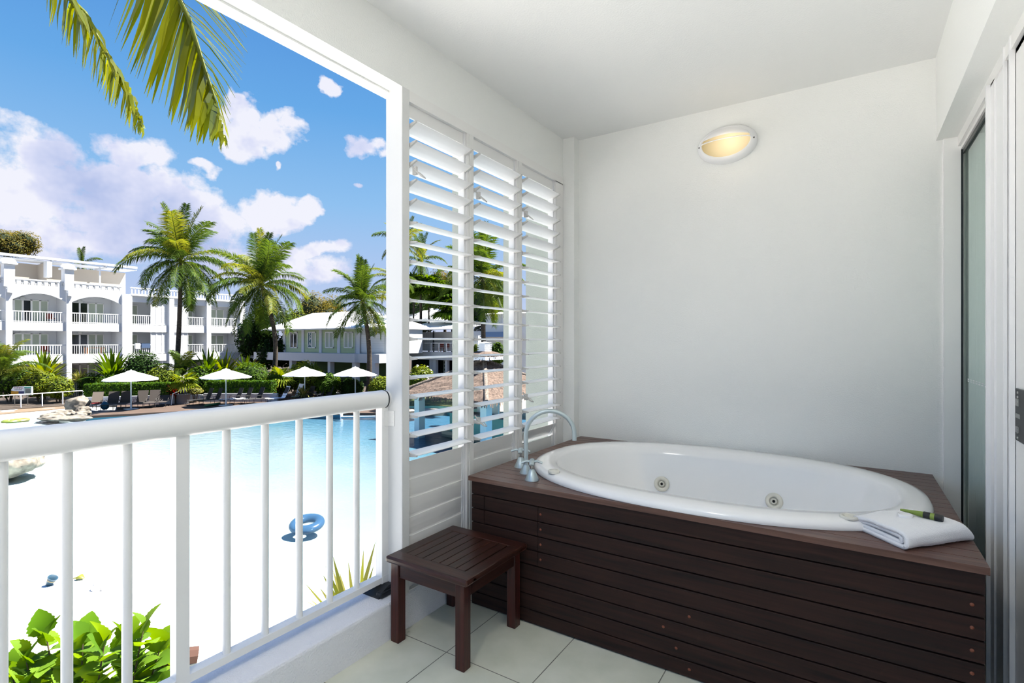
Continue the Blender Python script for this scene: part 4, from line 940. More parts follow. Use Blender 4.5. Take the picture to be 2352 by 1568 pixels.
# ---- shrub just below the railing, big toothed leaves
ns = thing('broad_leaf_shrub', 'bright green shrub with large toothed leaves just below the railing', 'shrub', (*P3(190, 784, 3.9).xy, sandz(*P3(190, 784, 3.9).xy)))
rnd = random.Random(5); b = MB(); stems = MB()
def big_leaf(p, dr, sz, rnd):
    up = V((rnd.uniform(-.5, .5), rnd.uniform(-.5, .5), 1)).normalized(); sd = dr.cross(up).normalized(); nn = sd.cross(dr).normalized(); m = 14; L_ = []; R_ = []; C_ = []
    for i in range(m + 1):
        t = i / m; w = sz * .44 * (math.sin(PI * t ** .62) ** .75 if 0 < t < 1 else .02) * (1 + .13 * (i % 2)); c = p + dr * sz * t - nn * (sz * .22 * t * t); C_.append(c); L_.append(c - sd * w + nn * w * .28); R_.append(c + sd * w + nn * w * .28)
    vs = L_ + C_ + R_; k = m + 1
    b.add(vs, [(i, i + 1, k + i + 1, k + i) for i in range(m)] + [(k + i, k + i + 1, 2 * k + i + 1, 2 * k + i) for i in range(m)], 0, True)
sb = V((*P3(190, 784, 3.9).xy, sandz(*P3(190, 784, 3.9).xy) - .05))
tops = [(20, 1500), (60, 1480), (105, 1430), (150, 1470), (190, 1440), (240, 1450), (285, 1440), (330, 1415), (370, 1455), (390, 1490), (45, 1560), (120, 1520), (210, 1520), (300, 1520), (350, 1540), (-60, 1500), (-160, 1520), (80, 1620), (180, 1620), (280, 1620), (370, 1620), (0, 1640), (-120, 1640), (150, 1560), (255, 1570), (395, 1560)]
for (u, v) in tops:
    d = rnd.uniform(3.55, 4.15); tp_ = P3(u, v + 25, d); mid = sb.lerp(tp_, .55) + V((rnd.uniform(-.1, .1), rnd.uniform(-.1, .1), -.2)); stems.tube([sb, mid, tp_], [.016, .010, .005], 6)
    for k in range(26):
        q = mid.lerp(tp_, .35 + .65 * k / 25); a = k * 2.4 + rnd.random(); el = rnd.uniform(.0, .9) if k < 23 else 1.2
        big_leaf(q, V((math.cos(a) * math.cos(el), math.sin(a) * math.cos(el), math.sin(el))), rnd.uniform(.13, .21), rnd)
b.build('foliage', M['lf_near'], ns); stems.build('stem', M['bark'], ns)
# ---- spiky variegated plant by the end of the railing
q = P3(815, 1480, 4.0); zb = sandz(q.x, q.y)
sp_ = thing('variegated_flax', 'spiky plant with yellow-striped sword leaves beside the foot of the balcony', 'plant', (q.x, q.y, zb)); b = MB(); rnd = random.Random(9)
for (u, v) in [(862, 1245), (835, 1262), (858, 1300), (800, 1290), (765, 1278), (748, 1300), (742, 1320), (700, 1338), (735, 1350), (712, 1375), (690, 1372), (765, 1310), (850, 1330), (890, 1290), (905, 1320), (780, 1255 + 60), (820, 1330), (930, 1360), (720, 1420), (870, 1380)]:
    tip = P3(u, v, 4.0 + rnd.uniform(-.25, .25)); o0 = q + V((rnd.uniform(-.05, .05), rnd.uniform(-.05, .05), 0)); mid = o0.lerp(tip, .5) + V((0, 0, .04)); sd = (RT + FW * rnd.uniform(-.5, .5)).normalized()
    b.strip([o0, o0.lerp(mid, .5), mid, mid.lerp(tip, .55), tip], sd, [.012, .019, .018, .012, .001], 0)
b.build('leaves', M['lf_v'], sp_); b = MB(); b.tube([(q.x, q.y, zb - .05), tuple(q + V((0, 0, .02)))], [.06, .04], 8); b.build('stem', M['bark'], sp_)
# ================================================================= BUILDINGS
def boards_mat(name, c, pitch=.16, axis='Z', c2=None):
    m, nt, p = new_mat(name); N = nt.nodes; L = nt.links; tc = N.new('ShaderNodeTexCoord'); sp = N.new('ShaderNodeSeparateXYZ'); L.new(tc.outputs['Object'], sp.inputs[0])
    a = N.new('ShaderNodeMath'); a.operation = 'DIVIDE'; a.inputs[1].default_value = pitch; L.new(sp.outputs['XYZ'.index(axis)], a.inputs[0])
    f = N.new('ShaderNodeMath'); f.operation = 'FRACT'; L.new(a.outputs[0], f.inputs[0])
    r = N.new('ShaderNodeValToRGB'); r.color_ramp.interpolation = 'CONSTANT'; r.color_ramp.elements[0].color = c2 or tuple(k * .55 for k in c[:3]) + (1,); r.color_ramp.elements[1].position = .12; r.color_ramp.elements[1].color = c
    L.new(f.outputs[0], r.inputs['Fac']); L.new(r.outputs['Color'], p.inputs['Base Color']); p.inputs['Roughness'].default_value = .7
    bp = N.new('ShaderNodeBump'); bp.inputs['Strength'].default_value = .6; bp.inputs['Distance'].default_value = .02; L.new(f.outputs[0], bp.inputs['Height']); L.new(bp.outputs[0], p.inputs['Normal']); return m
M['sageboard'] = boards_mat('sage_weatherboard', srgb(172, 190, 150)); M['greenboard'] = boards_mat('dark_green_weatherboard', srgb(60, 92, 48)); M['shutter'] = boards_mat('white_shutter_slats', (.72, .74, .75, 1), .11, 'Z', (.34, .36, .38, 1))
M['greypleat'] = boards_mat('grey_pleated_curtain', srgb(205, 208, 210), .3, 'X', srgb(165, 170, 175))
M['facade'] = mat('facade_white_paint', (.60, .62, .65, 1), .9)
XF = -64.4
def fy(u): return on_x(u, 784, XF).y
def fz(u, v): return on_x(u, v, XF).z
ap = thing('apartment_building', 'long white three-storey apartment building with arched balconies across the pool', 'building', (XF - 4, fy(270), ZG))
S1T, S1B, S2T, S2B, PT = -.07, -.84, 3.10, 2.33, 7.15
YL, YR = 4.0, fy(560)
def part(n, m, par=ap): return lambda bb: bb.build(n, m, par)
for z0, z1 in ((S1B, S1T), (S2B, S2T)): b = MB(); b.box((XF - 2.6, YL, z0), (XF + .02, YR, z1)); b.build('floor_slab', M['facade'], ap)
b = MB(); b.box((XF - 2.6, YL, 5.9), (XF - .25, YR, 6.15)); b.build('roof_slab', M['facade'], ap)
b = MB(); b.box((XF - 10, YL, ZG), (XF - 2.6, YR, 6.2)); b.build('rear_block', M['facade'], ap)
cols = [(-170, -140), (12, 27), (151, 163), (279, 302), (387, 398), (473, 483), (549, 561)]
for k, (a, c) in enumerate(cols):
    b = MB(); b.box((XF - 2.6, fy(a), ZG), (XF + .22, fy(c), 6.3)); 
    b.build('column', M['facade'], ap)
    if k in (1, 2):   # tall pier with niche and domed cap above the parapet
        y0, y1 = fy(a) - .15, fy(c) + .15
        b = MB(); b.box((XF - .7, y0, 6.3), (XF + .28, y1, 8.35)); b.box((XF - .85, y0 - .18, 8.35), (XF + .45, y1 + .18, 8.5)); b.lathe((XF - .2, (y0 + y1) / 2, 8.5), [(.62, 0), (.55, .22), (.35, .40), (0, .48)], 14); b.box((XF + .28, y0 + .2, 5.75), (XF + .5, y1 - .1, 6.25))
        b.build('pier_cap', M['facade'], ap)
# arched headers and parapets
for a, c in ((-140, 12), (27, 151), (163, 279)):
    y0, y1 = fy(a), fy(c); b = MB(); n = 16; zs, zc_ = 5.15, 5.85
    low = [(XF, y0 + (y1 - y0) * i / n, zs + (zc_ - zs) * (1 - (2 * i / n - 1) ** 2)) for i in range(n + 1)]
    b.prism([(XF - .25, y0, PT - .55), *[(XF - .25, y, z) for _, y, z in low], (XF - .25, y1, PT - .55)], (.25, 0, 0)); b.build('arch', M['facade'], ap)
    b = MB(); ns_ = 8; st = (y1 - y0) / ns_; b.box((XF - .2, y0, PT - .12), (XF + .03, y1, PT))
    for i in range(ns_ + 1): b.box((XF - .2, max(y0, y0 + st * (i - .28)), PT - .55), (XF, min(y1, y0 + st * (i + .28)), PT - .12))
    for i in range(ns_): yc = y0 + st * (i + .5); b.box((XF - .15, yc - .03, PT - .55), (XF - .05, yc + .03, PT - .12)); b.box((XF - .15, yc - st * .25, PT - .36), (XF - .05, yc + st * .25, PT - .31))
    b.build('parapet', M['facade'], ap)
b = MB(); b.box((XF - .25, fy(302), 5.55), (XF, YR, 6.2)); b.box((XF - .3, fy(300), 6.2), (XF + .25, YR, 6.4)); b.build('fascia', M['facade'], ap)
b = MB(); y = fy(302)
while y < YR: b.box((XF - .1, y, 6.4), (XF, y + .10, 7.0)); y += .32
b.box((XF - .14, fy(300), 7.0), (XF + .04, YR, 7.12)); b.build('roof_balustrade', M['facade'], ap)
# terrace wall, pergola canopy, posts
b = MB(); b.box((XF - 4.2, YL, 6.1), (XF - 4.0, fy(325), 9.0)); b.box((XF - 4.0, fy(118), 6.1), (XF - 2.2, fy(126), 9.0)); b.build('terrace_wall', M['cream_wall'], ap)
b = MB(); b.box((XF - 2.2, fy(118), 7.6), (XF - 1.2, fy(130), 9.1)); b.box((XF - 1.75, fy(243), 6.2), (XF - 1.6, fy(246), 9.1)); b.build('terrace_post', M['facade'], ap)
b = MB(); b.box((XF - 1.75, YL, 9.28), (XF - 1.2, fy(327), 9.5))
for i in range(3): b.box((XF - 4.4 + i * 1.05, YL, 9.16 - .03 * i), (XF - 3.45 + i * 1.05, fy(327), 9.22 - .03 * i))
y = YL + 1
while y < fy(327): b.box((XF - 4.3, y, 9.02), (XF - 1.3, y + .12, 9.28)); y += 4.4
b.build('canopy', M['facade'], ap)
# rooms behind each opening: glazing panels, railings, lamps, shutters
rndb = random.Random(3)
def glazing(y0, y1, z0, z1, pat, par=ap):
    xr = XF - 2.58; n = len(pat); w = (y1 - y0) / n
    for i, ch in enumerate(pat):
        f = MB(); ya, yb = y0 + w * i, y0 + w * (i + 1)
        f.box((xr - .02, ya, z0), (xr + .06, ya + .07, z1)); f.box((xr - .02, yb - .07, z0), (xr + .06, yb, z1)); f.box((xr - .02, ya, z1 - .07), (xr + .06, yb, z1)); f.box((xr - .02, ya, z0), (xr + .06, yb, z0 + .08))
        fo = f.build('sliding_door', M['whitebright'], par); g = MB(); g.box((xr, ya + .07, z0 + .08), (xr + .03, yb - .07, z1 - .07)); g.build('pane', {'d': M['darkglass'], 'c': M['curtainw'], 's': M['greyboard']}[ch], fo)
def bal_rail(y0, y1, z):
    b = MB(); b.box((XF - .10, y0, z + .98), (XF - .02, y1, z + 1.06)); b.box((XF - .09, y0, z + .06), (XF - .03, y1, z + .12)); y = y0 + .1; i = 0
    while y < y1 - .05:
        w = .055 if i % 8 == 7 else .032; b.box((XF - .07 - w / 2, y - w / 2, z + .0), (XF - .06 + w / 2, y + w / 2, z + 1.0)); y += .19; i += 1
    b.build('balcony_railing', M['whitebright'], ap)
B = [(-140, 12), (27, 151), (163, 279), (302, 347), (433, 473), (484, 549)]
pats = {1: ('ccdccd', 'sdcccs', 'ccdccc'), 2: ('ddddcc', 'ccdccd', 'dddccc'), 3: ('cd', 'cdc', 'cc'), 4: ('cc', 'cs', 'cc'), 5: ('dcc', 'cccs', 'ccc'), 0: ('cdcc', 'cdcc', 'cccc')}
pats = {0: ('ccdc', 'ccdc', 'cccc'), 1: ('scdcc', 'dcccc', 'ccccc'), 2: ('dddcc', 'cddcc', 'dddcc'), 3: ('cc', 'dc', 'cc'), 4: ('cc', 'cc', 'cc'), 5: ('dcc', 'ccc', 'ccc')}
for k, (a, c) in enumerate(B):
    y0, y1 = fy(a), fy(c)
    for lv, (z, zt, hh) in enumerate(((S2T, 5.5, 2.25), (S1T, S2B, 2.15), (ZG, S1B, 2.15))):
        glazing(y0 + .1, y0 + (y1 - y0) * (.84 if k else 1) , z, z + hh, pats[k][lv])
        if lv < 2: bal_rail(y0, y1, z)
    for z in (5.45, 2.25):
        if k < 3: b = MB(); b.lathe((XF - 2.5, (y0 + y1) / 2 - .6, z), [(.22, 0), (.20, .05), (.14, .09), (0, .10)], 14, ax=(1, 0, 0)); b.build('wall_lamp', M['greyboard'], ap)
for a, c in ((347, 387), (398, 433)):
    for z0, z1 in ((S2T, 5.55), (S1T, S2B), (-2.9, S1B)):
        n = 3
        for i in range(n):
            y0 = fy(a) + (fy(c) - fy(a)) * i / n; y1 = fy(a) + (fy(c) - fy(a)) * (i + 1) / n
            b = MB(); b.box((XF - .16, y0 + .06, z0 + .05), (XF - .10, y1 - .06, z1 - .05)); f = b.build('shutter', M['shutter'], ap)
            b = MB(); b.box((XF - .18, y0, z0), (XF - .07, y0 + .06, z1)); b.box((XF - .18, y1 - .06, z0), (XF - .07, y1, z1)); b.build('shutter_frame', M['whitebright'], f)
b = MB(); b.box((XF - 2, YR, -.8), (XF + 2, fy(611), -.45)); b.box((XF - 2, YR, ZG), (XF - 1.8, fy(600), -.8)); b.build('link_walkway', M['facade'], ap)
# towels on a balcony rail, deck chairs and table on balconies
b = MB(); b.box((XF - .01, fy(311), .50), (XF + .03, fy(322), 1.10)); b.box((XF - .14, fy(311), .62), (XF - .11, fy(322), 1.10)); b.box((XF - .14, fy(311), 1.08), (XF + .03, fy(322), 1.11)); solo('beach_towel', b, mat('white_grey_towel', srgb(215, 218, 225), .95), 'pale towel hanging over an apartment balcony rail, beside a blue one', 'towel')
b = MB(); b.box((XF - .01, fy(325), .60), (XF + .03, fy(345), 1.10)); b.box((XF - .14, fy(325), .68), (XF - .11, fy(345), 1.10)); b.box((XF - .14, fy(325), 1.08), (XF + .03, fy(345), 1.11)); solo('beach_towel', b, mat('navy_towel', srgb(60, 80, 110), .95), 'dark blue towel hanging over an apartment balcony rail', 'towel')
def bal_chair(u, z, label, m):
    y = fy(u); t = thing('balcony_chair', label, 'chair', (XF - 1.2, y, z)); b = MB(); b.box((XF - 1.5, y - .28, z + .40), (XF - .95, y + .28, z + .47)); b.build('seat', m, t)
    b = MB(); b.box((XF - 1.55, y - .28, z + .47), (XF - 1.48, y + .28, z + .95)); b.build('backrest', m, t)
    for sx in (-1.5, -1.0):
        for sy in (-.25, .25): b = MB(); b.box((XF + sx - .02, y + sy - .02, z), (XF + sx + .02, y + sy + .02, z + .40)); b.build('leg', M['lframe'], t)
redm = mat('red_brown_cushion', srgb(120, 52, 44), .8)
bal_chair(116, S1T, 'red-brown chair behind the first-floor balcony rail of the left arched bay', redm)
bal_chair(128, S2T, 'red-brown chair behind the top-floor balcony rail near the left pier', redm)
tb_ = thing('balcony_table', 'orange-brown timber table behind the first-floor balcony rail', 'table', (XF - 1.2, fy(228), S1T)); m_ = mat('orange_timber', srgb(176, 112, 66), .7)
b = MB(); y = fy(228); b.box((XF - 1.7, y - .8, .62), (XF - .8, y + .8, .68)); b.build('tabletop', m_, tb_)
for sx in (-1.65, -.85):
    for sy in (-.72, .72): b = MB(); b.box((XF + sx - .04, y + sy - .04, S1T), (XF + sx + .04, y + sy + .04, .62)); b.build('leg', m_, tb_)

# ---- spa building, faces the pool
YS = 37.7
def fx(u): return on_y(u, 784, YS).x
def sz(u, v): return on_y(u, v, YS).z
spa = thing('spa_building', 'sage green weatherboard building on white columns with a white hip roof', 'building', (fx(750), YS + 4, ZG))
b = MB(); b.box((fx(651), YS, .04), (fx(823), YS + 5, 2.85)); b.build('upper_wall', M['sageboard'], spa)
b = MB(); b.box((fx(823), YS + .15, .04), (fx(893), YS + 5, 2.85)); b.build('porch_wall', M['greyboard'], spa)
for a, c, vt, vb in ((828, 880, 769, 807),): b = MB(); b.box((fx(a), YS + .08, sz(a, vb)), (fx(c), YS + .15, sz(a, vt))); b.build('louvre_panel', M['shutter'], spa)
for a, c in ((651, 656.5), (694, 699.5), (734, 740), (776, 782), (819, 827)): b = MB(); b.box((fx(a), YS - .10, .0), (fx(c), YS + .02, 2.70)); b.build('pilaster', M['facade'], spa)
for i, (a, c) in enumerate(((667, 684), (708, 726), (748, 767), (791, 811))):
    zt, zb_ = sz(a, 762), sz(a, 799); xa, xc = fx(a), fx(c); f = MB(); fw = .09
    f.box((xa, YS - .09, zb_), (xa + fw, YS, zt)); f.box((xc - fw, YS - .09, zb_), (xc, YS, zt)); f.box((xa, YS - .09, zt - fw), (xc, YS, zt)); f.box((xa, YS - .09, zb_), (xc, YS, zb_ + fw)); xm = (xa + xc) / 2; f.box((xm - .05, YS - .09, zb_), (xm + .05, YS, zt))
    fo = f.build('window', M['whitebright'], spa)
    for j, (p0, p1) in enumerate(((xa + fw, xm - .05), (xm + .05, xc - fw))):
        g = MB(); g.box((p0, YS - .05, zb_ + fw), (p1, YS - .02, zt - fw)); g.build('pane', M['darkglass'] if i == 0 else (mat('teal_sign_panel', srgb(10, 84, 100), .5) if (i, j) == (1, 0) else M['curtainw']), fo)
def text(s, size, loc, rot, m, par, name='lettering', ext=.004):
    cu = bpy.data.curves.new('t', 'FONT'); cu.body = s; cu.size = size; cu.extrude = ext; cu.align_x = 'CENTER'; cu.align_y = 'CENTER'; cu.space_line = .82
    to = bpy.data.objects.new('t', cu); col.objects.link(to); dg = bpy.context.evaluated_depsgraph_get(); me = bpy.data.meshes.new_from_object(to.evaluated_get(dg)); bpy.data.objects.remove(to)
    me.materials.clear(); me.materials.append(m); o = bpy.data.objects.new(name, me); col.objects.link(o)
    off = V((0, 0, 0)); q = par
    while q is not None: off += q.location; q = q.parent
    o.parent = par; o.location = V(loc) - off; o.rotation_euler = rot; return o
xa, xc = fx(708), fx(726); zt, zb_ = sz(708, 762), sz(708, 799); xm = (xa + xc) / 2
for k, ch in enumerate('SPA'): text(ch, .62, ((xa + .09 + xm - .05) / 2, YS - .06, zt - .36 - .52 * k), (PI / 2, 0, 0), M['whitebright'], spa)
b = MB(); b.box((fx(611), YS - 1.6, -.88), (fx(842), YS + 2, .02)); b.box((fx(842), YS - 1.3, -.88), (fx(893), YS + 2, .02)); b.build('floor_slab', M['facade'], spa)
b = MB(); b.box((fx(640), YS + 2.4, ZG), (fx(893), YS + 2.7, -.88)); b.build('lower_wall', M['greenboard'], spa)
for a, c in ((689, 695), (731, 738), (777, 783), (833, 841), (877, 885)): b = MB(); b.box((fx(a), YS - 1.4, ZG), (fx(c), YS - .85, -.88)); b.build('column', M['facade'], spa)
for a, c in ((689, 696), (777, 785)): b = MB(); b.box((fx(a + 30), YS + 2.1, ZG), (fx(c + 30), YS + 2.4, -.88)); b.build('column', M['curtainw'], spa)
xl, xr = fx(617), fx(896); ye = YS - .9; ze = 2.74; yr = YS + 3.4
b = MB(); r0, r1 = (on_y(718, 708, yr).x, yr, 4.85), (on_y(850, 708, yr).x, yr, 4.85); yb2 = YS + 7.6
vs = [(xl, ye, ze), (xr, ye, ze), (xr, yb2, ze), (xl, yb2, ze), r0, r1]; lo_ = [(x, y, z - .12) for x, y, z in vs[:4]]
b.add(vs + lo_, [(0, 1, 5, 4), (1, 2, 5), (2, 3, 4, 5), (3, 0, 4), (0, 6, 7, 1), (1, 7, 8, 2), (2, 8, 9, 3), (3, 9, 6, 0), (9, 8, 7, 6)]); b.build('hip_roof', M['roof'], spa)
b = MB(); b.box((xl, ye - .12, ze - .14), (xr, ye, ze + .02)); b.tube([(fx(805), ye - .05, ze - .1), (fx(805), ye - .05, ze - .35), (fx(806), YS - .12, ze - .5), (fx(818), YS - .12, ze - .5), (fx(818), YS - .12, .05)], .05, 8); b.build('gutter', M['greyboard'], spa)

# ---- villa with gable and veranda seen through the first screen
YV = 44.0
def vx(u, y=YV): return on_y(u, 784, y).x
vz = lambda u, v, y=YV: on_y(u, v, y).z
vil = thing('veranda_villa', 'white villa with louvred gable and veranda, seen through the first louvre screen', 'building', (vx(1000), YV + 4, ZG))
x0, x1 = vx(925), vx(1075)
b = MB(); b.box((x0, YV + 1.8, .2), (x1, YV + 9, 2.4)); b.build('upper_wall', M['greypleat'], vil)
zs = vz(990, 808); zb_ = vz(990, 826); b = MB(); b.box((x0, YV - .1, zb_), (x1, YV + 1.8, zs)); b.build('floor_slab', M['facade'], vil)
b = MB(); b.box((x0, YV + 1.6, ZG), (x1, YV + 1.9, zb_)); b.build('lower_wall', M['darkglass'], vil)
for a, c in ((974, 985), (1002, 1012)): b = MB(); b.box((vx(a), YV + 1.2, ZG), (vx(c), YV + 1.3, zb_)); g = b.build('lattice', M['curtainw'], vil); q = MB(); [q.box((vx(a) + .1 + (vx(c) - vx(a) - .2) * (i / 3) + .02, YV + 1.17, zb_ - .45 - .4 * j), (vx(a) + .1 + (vx(c) - vx(a) - .2) * ((i + 1) / 3) - .05, YV + 1.21, zb_ - .2 - .4 * j)) for i in range(3) for j in range(5)]; q.build('lattice_holes', M['core'], g)
for a, c in ((986, 992), (993, 1001), (1022, 1027)): b = MB(); b.box((vx(a), YV, ZG), (vx(c), YV + .4, zb_)); b.build('column', M['facade'], vil)
zt = vz(990, 787)
b = MB(); b.box((x0, YV, zt - .07), (x1, YV + .08, zt)); [b.box((vx(u), YV, zs), (vx(u) + .09, YV + .08, zt)) for u in (946, 963, 989, 1007, 1024, 1040, 1056)]; [b.box((x0, YV + .03, zs + .15 + .18 * k), (x1, YV + .045, zs + .165 + .18 * k)) for k in range(4)]; b.build('veranda_railing', M['whitebright'], vil)
b = MB(); b.box((vx(990), YV + .3, zs), (vx(991.5), YV + .45, vz(990, 760))); b.build('veranda_post', M['black'], vil)
ze = vz(990, 758); zr = vz(990, 738, YV + 5)
b = MB(); b.prism([(x0, YV - .8, ze), (x0, YV - .8, ze + .12), (x0, YV + 5, zr), (x0, YV + 5, zr - .3)], (x1 - x0, 0, 0)); b.build('lower_roof', M['roof'], vil)
gx1 = on_y(1004, 712, YV + 6).x; zr2 = on_y(1004, 711, YV + 6).z; zb2 = on_y(1004, 737, YV + 6).z
b = MB(); ya, yb = YV + 4.2, YV + 8.4; ym = (ya + yb) / 2; b.add([(gx1 - 6, ya, zb2), (gx1, ya, zb2), (gx1, ym, zr2), (gx1 - 6, ym, zr2), (gx1 - 6, yb, zb2), (gx1, yb, zb2)], [(0, 1, 2, 3), (3, 2, 5, 4), (0, 3, 4), (0, 4, 5, 1)]); b.build('gable_roof', M['roof'], vil)
b = MB(); b.add([(gx1 - .05, ya + .2, zb2 + .02), (gx1 - .05, yb - .2, zb2 + .02), (gx1 - .05, ym, zr2 - .15)], [(0, 1, 2)]); b.prism([(gx1 - .03, ya + .35, zb2 + .05), (gx1 - .03, yb - .35, zb2 + .05), (gx1 - .03, ym, zr2 - .3)], (.02, 0, 0)); b.build('gable_louvre', M['shutter'], vil)
b = MB(); b.box((gx1 - 1.5, ym - .2, zr2 - .1), (gx1 - 1.1, ym + .2, zr2 + .25)); b.build('roof_vent', M['roof'], vil)
for u, lab in ((1000, 'left one of two red-brown chairs on the villa veranda'), (1013, 'right one of two red-brown chairs on the villa veranda')):
    x = vx(u); t = thing('veranda_chair', lab, 'chair', (x, YV + .9, zs)); b = MB(); b.box((x - .25, YV + .7, zs + .42), (x + .25, YV + 1.15, zs + .48)); b.build('seat', redm, t); b = MB(); b.box((x - .25, YV + 1.1, zs + .48), (x + .25, YV + 1.16, zs + .98)); b.build('backrest', redm, t)
    for sx in (-.22, .22):
        for sy in (.73, 1.1): b = MB(); b.box((x + sx - .02, YV + sy - .02, zs), (x + sx + .02, YV + sy + .02, zs + .42)); b.build('leg', redm, t)
# ---- second villa, seen through the middle screen
YW = 40.0
w_ = thing('balcony_villa', 'white villa with grey awning, seen through the middle louvre screen', 'building', (vx(1150, YW), YW + 3, ZG)); wx = lambda u: on_y(u, 784, YW).x; wz = lambda v: on_y(1120, v, YW).z
b = MB(); b.box((wx(1112), YW, ZG), (wx(1260), YW + 6, wz(722))); b.build('wall', M['facade'], w_)
b = MB(); b.box((wx(1085), YW + 1.5, ZG), (wx(1112), YW + 6, wz(728))); b.build('wall', M['greyboard'], w_)
b = MB(); b.box((wx(1085), YW - .1, wz(770)), (wx(1112), YW + 1.5, wz(760))); b.build('balcony_slab', M['facade'], w_)
b = MB(); b.box((wx(1085), YW - .1, wz(745)), (wx(1112), YW - .04, wz(743.5))); y = wx(1085)
while y < wx(1112): b.box((y, YW - .08, wz(760)), (y + .03, YW - .05, wz(744))); y += .13
b.build('balcony_railing', M['black'], w_)
b = MB(); b.prism([(wx(1108), YW - .4, wz(722)), (wx(1108), YW + 3, wz(712)), (wx(1108), YW + 6, wz(722))], (6, 0, 0)); b.build('roof', M['roof'], w_)
b = MB(); b.prism([(wx(1116), YW, wz(762)), (wx(1116), YW - 1.1, wz(774)), (wx(1116), YW, wz(774))], (4, 0, 0)); b.build('awning', mat('grey_awning', srgb(150, 160, 172), .8), w_)
b = MB(); b.box((wx(1128), YW - .05, wz(746)), (wx(1152), YW, wz(722))); fo = b.build('window', M['greyboard'], w_); b = MB(); b.box((wx(1131), YW - .07, wz(744)), (wx(1137), YW - .04, wz(725))); b.build('pane', M['darkglass'], fo)

# ---- thatched swim-up bar in the pool
gd = 26.9; gc = at_d(1113, 784, gd); sd = V((4.75, -4.1, 0)); sx_ = (RT * 4.75 - FW * 4.1).normalized() ; sy_ = V((-sx_.y, sx_.x, 0))
h = 3.15; ze = -1.35; za = at_d(1113, 829, gd).z
gz = thing('thatched_pavilion', 'thatched pool bar pavilion on pale teal posts standing in the water', 'pavilion', (gc.x, gc.y, -3.6))
P = lambda a, c, z: tuple(V((gc.x, gc.y, 0)) + sx_ * a + sy_ * c + V((0, 0, z)))
b = MB(); nr = 14; rndt = random.Random(4); q = []
for i in range(nr + 1):
    t = i / nr; s = h * (1 - t) + .15 * t; z = ze + (za - ze) * (t ** .95); ring = []
    m = 40
    for k in range(m):
        e = k / m * 4; sdn = int(e); f = e - sdn; c0 = [(-1, -1), (1, -1), (1, 1), (-1, 1), (-1, -1)]; a = c0[sdn][0] + (c0[sdn + 1][0] - c0[sdn][0]) * f; c = c0[sdn][1] + (c0[sdn + 1][1] - c0[sdn][1]) * f
        ring.append(P(a * s + rndt.uniform(-.03, .03), c * s + rndt.uniform(-.03, .03), z + rndt.uniform(-.035, .035)))
    q += ring
b.add(q, [(i * 40 + k, i * 40 + (k + 1) % 40, (i + 1) * 40 + (k + 1) % 40, (i + 1) * 40 + k) for i in range(nr) for k in range(40)])
for k in range(900):     # shaggy eave and roof straws
    e = rndt.uniform(0, 4); sdn = int(e); f = e - sdn; c0 = [(-1, -1), (1, -1), (1, 1), (-1, 1), (-1, -1)]; a = c0[sdn][0] + (c0[sdn + 1][0] - c0[sdn][0]) * f; c = c0[sdn][1] + (c0[sdn + 1][1] - c0[sdn][1]) * f
    t = 0 if k < 520 else rndt.random() * .9; s = h * (1 - t) + .15 * t; z = ze + (za - ze) * t; w = .03; l = rndt.uniform(.08, .24)
    p0 = V(P(a * s, c * s, z + .03)); p1 = V(P(a * (s + l * .4), c * (s + l * .4), z - l * (1 if t == 0 else .35))); b.strip([p0, p1], sx_ if sdn % 2 == 0 else sy_, [w, w * .5])
b.build('thatch_roof', M['thatch'], gz)
b = MB()
for a, c in ((-1, -1), (1, -1), (1, 1), (-1, 1)):
    b.tube([P(a * h * (1 - t), c * h * (1 - t), ze + (za - ze) * t + .05) for t in (0, .3, .6, .95)], .11, 6)
b.build('ridge_thatch', mat('pale_thatch', srgb(128, 118, 108), 1, bump=1, bscale=14, c2=srgb(70, 60, 52), vscale=12), gz)
b = MB(); b.prism([P(a, c, ze - .06) for a, c in ((-h + .3, -h + .3), (h - .3, -h + .3), (h - .3, h - .3), (-h + .3, h - .3))], (0, 0, .06)); b.build('ceiling_board', M['bark'], gz)
for a, c in ((-2.35, -2.35), (2.35, -2.35), (2.35, 2.35), (-2.35, 2.35)): b = MB(); b.obox(P(a, c, (ze - 4.4) / 2), sx_ * .19, sy_ * .19, V((0, 0, (ze + 4.4) / 2))); b.build('post', M['teal'], gz)
b = MB(); b.obox(P(.7, .5, -3.38), sx_ * 2.1, sy_ * 2.2, V((0, 0, .14))); b.build('base', mat('beige_tile_edge', srgb(170, 165, 140), .7), gz)
b = MB(); b.obox(P(.9, -1.3, -2.75), sx_ * 1.9, sy_ * .12, V((0, 0, .5))); b.obox(P(-1.0, .3, -2.75), sx_ * .12, sy_ * 1.7, V((0, 0, .5))); b.build('bar_wall', M['tealdark'], gz)
b = MB(); b.obox(P(1.2, -1.0, -1.9), sx_ * .7, sy_ * .05, V((0, 0, .42))); b.build('teal_panel', M['teal'], gz)
b = MB(); b.obox(P(.9, -1.45, -2.22), sx_ * 2.0, sy_ * .32, V((0, 0, .04))); b.obox(P(-1.15, .3, -2.22), sx_ * .32, sy_ * 1.8, V((0, 0, .04))); b.build('bar_counter', mat('dark_purple_counter', srgb(70, 60, 72), .4), gz)
cz = at_d(1113, 825, gd).z
b = MB(); b.prism([P(a * 1.0, c * 1.0, cz) for a, c in ((-1, -1), (1, -1), (1, 1), (-1, 1))], (0, 0, .16)); b.build('cupola_fascia', M['whitebright'], gz)
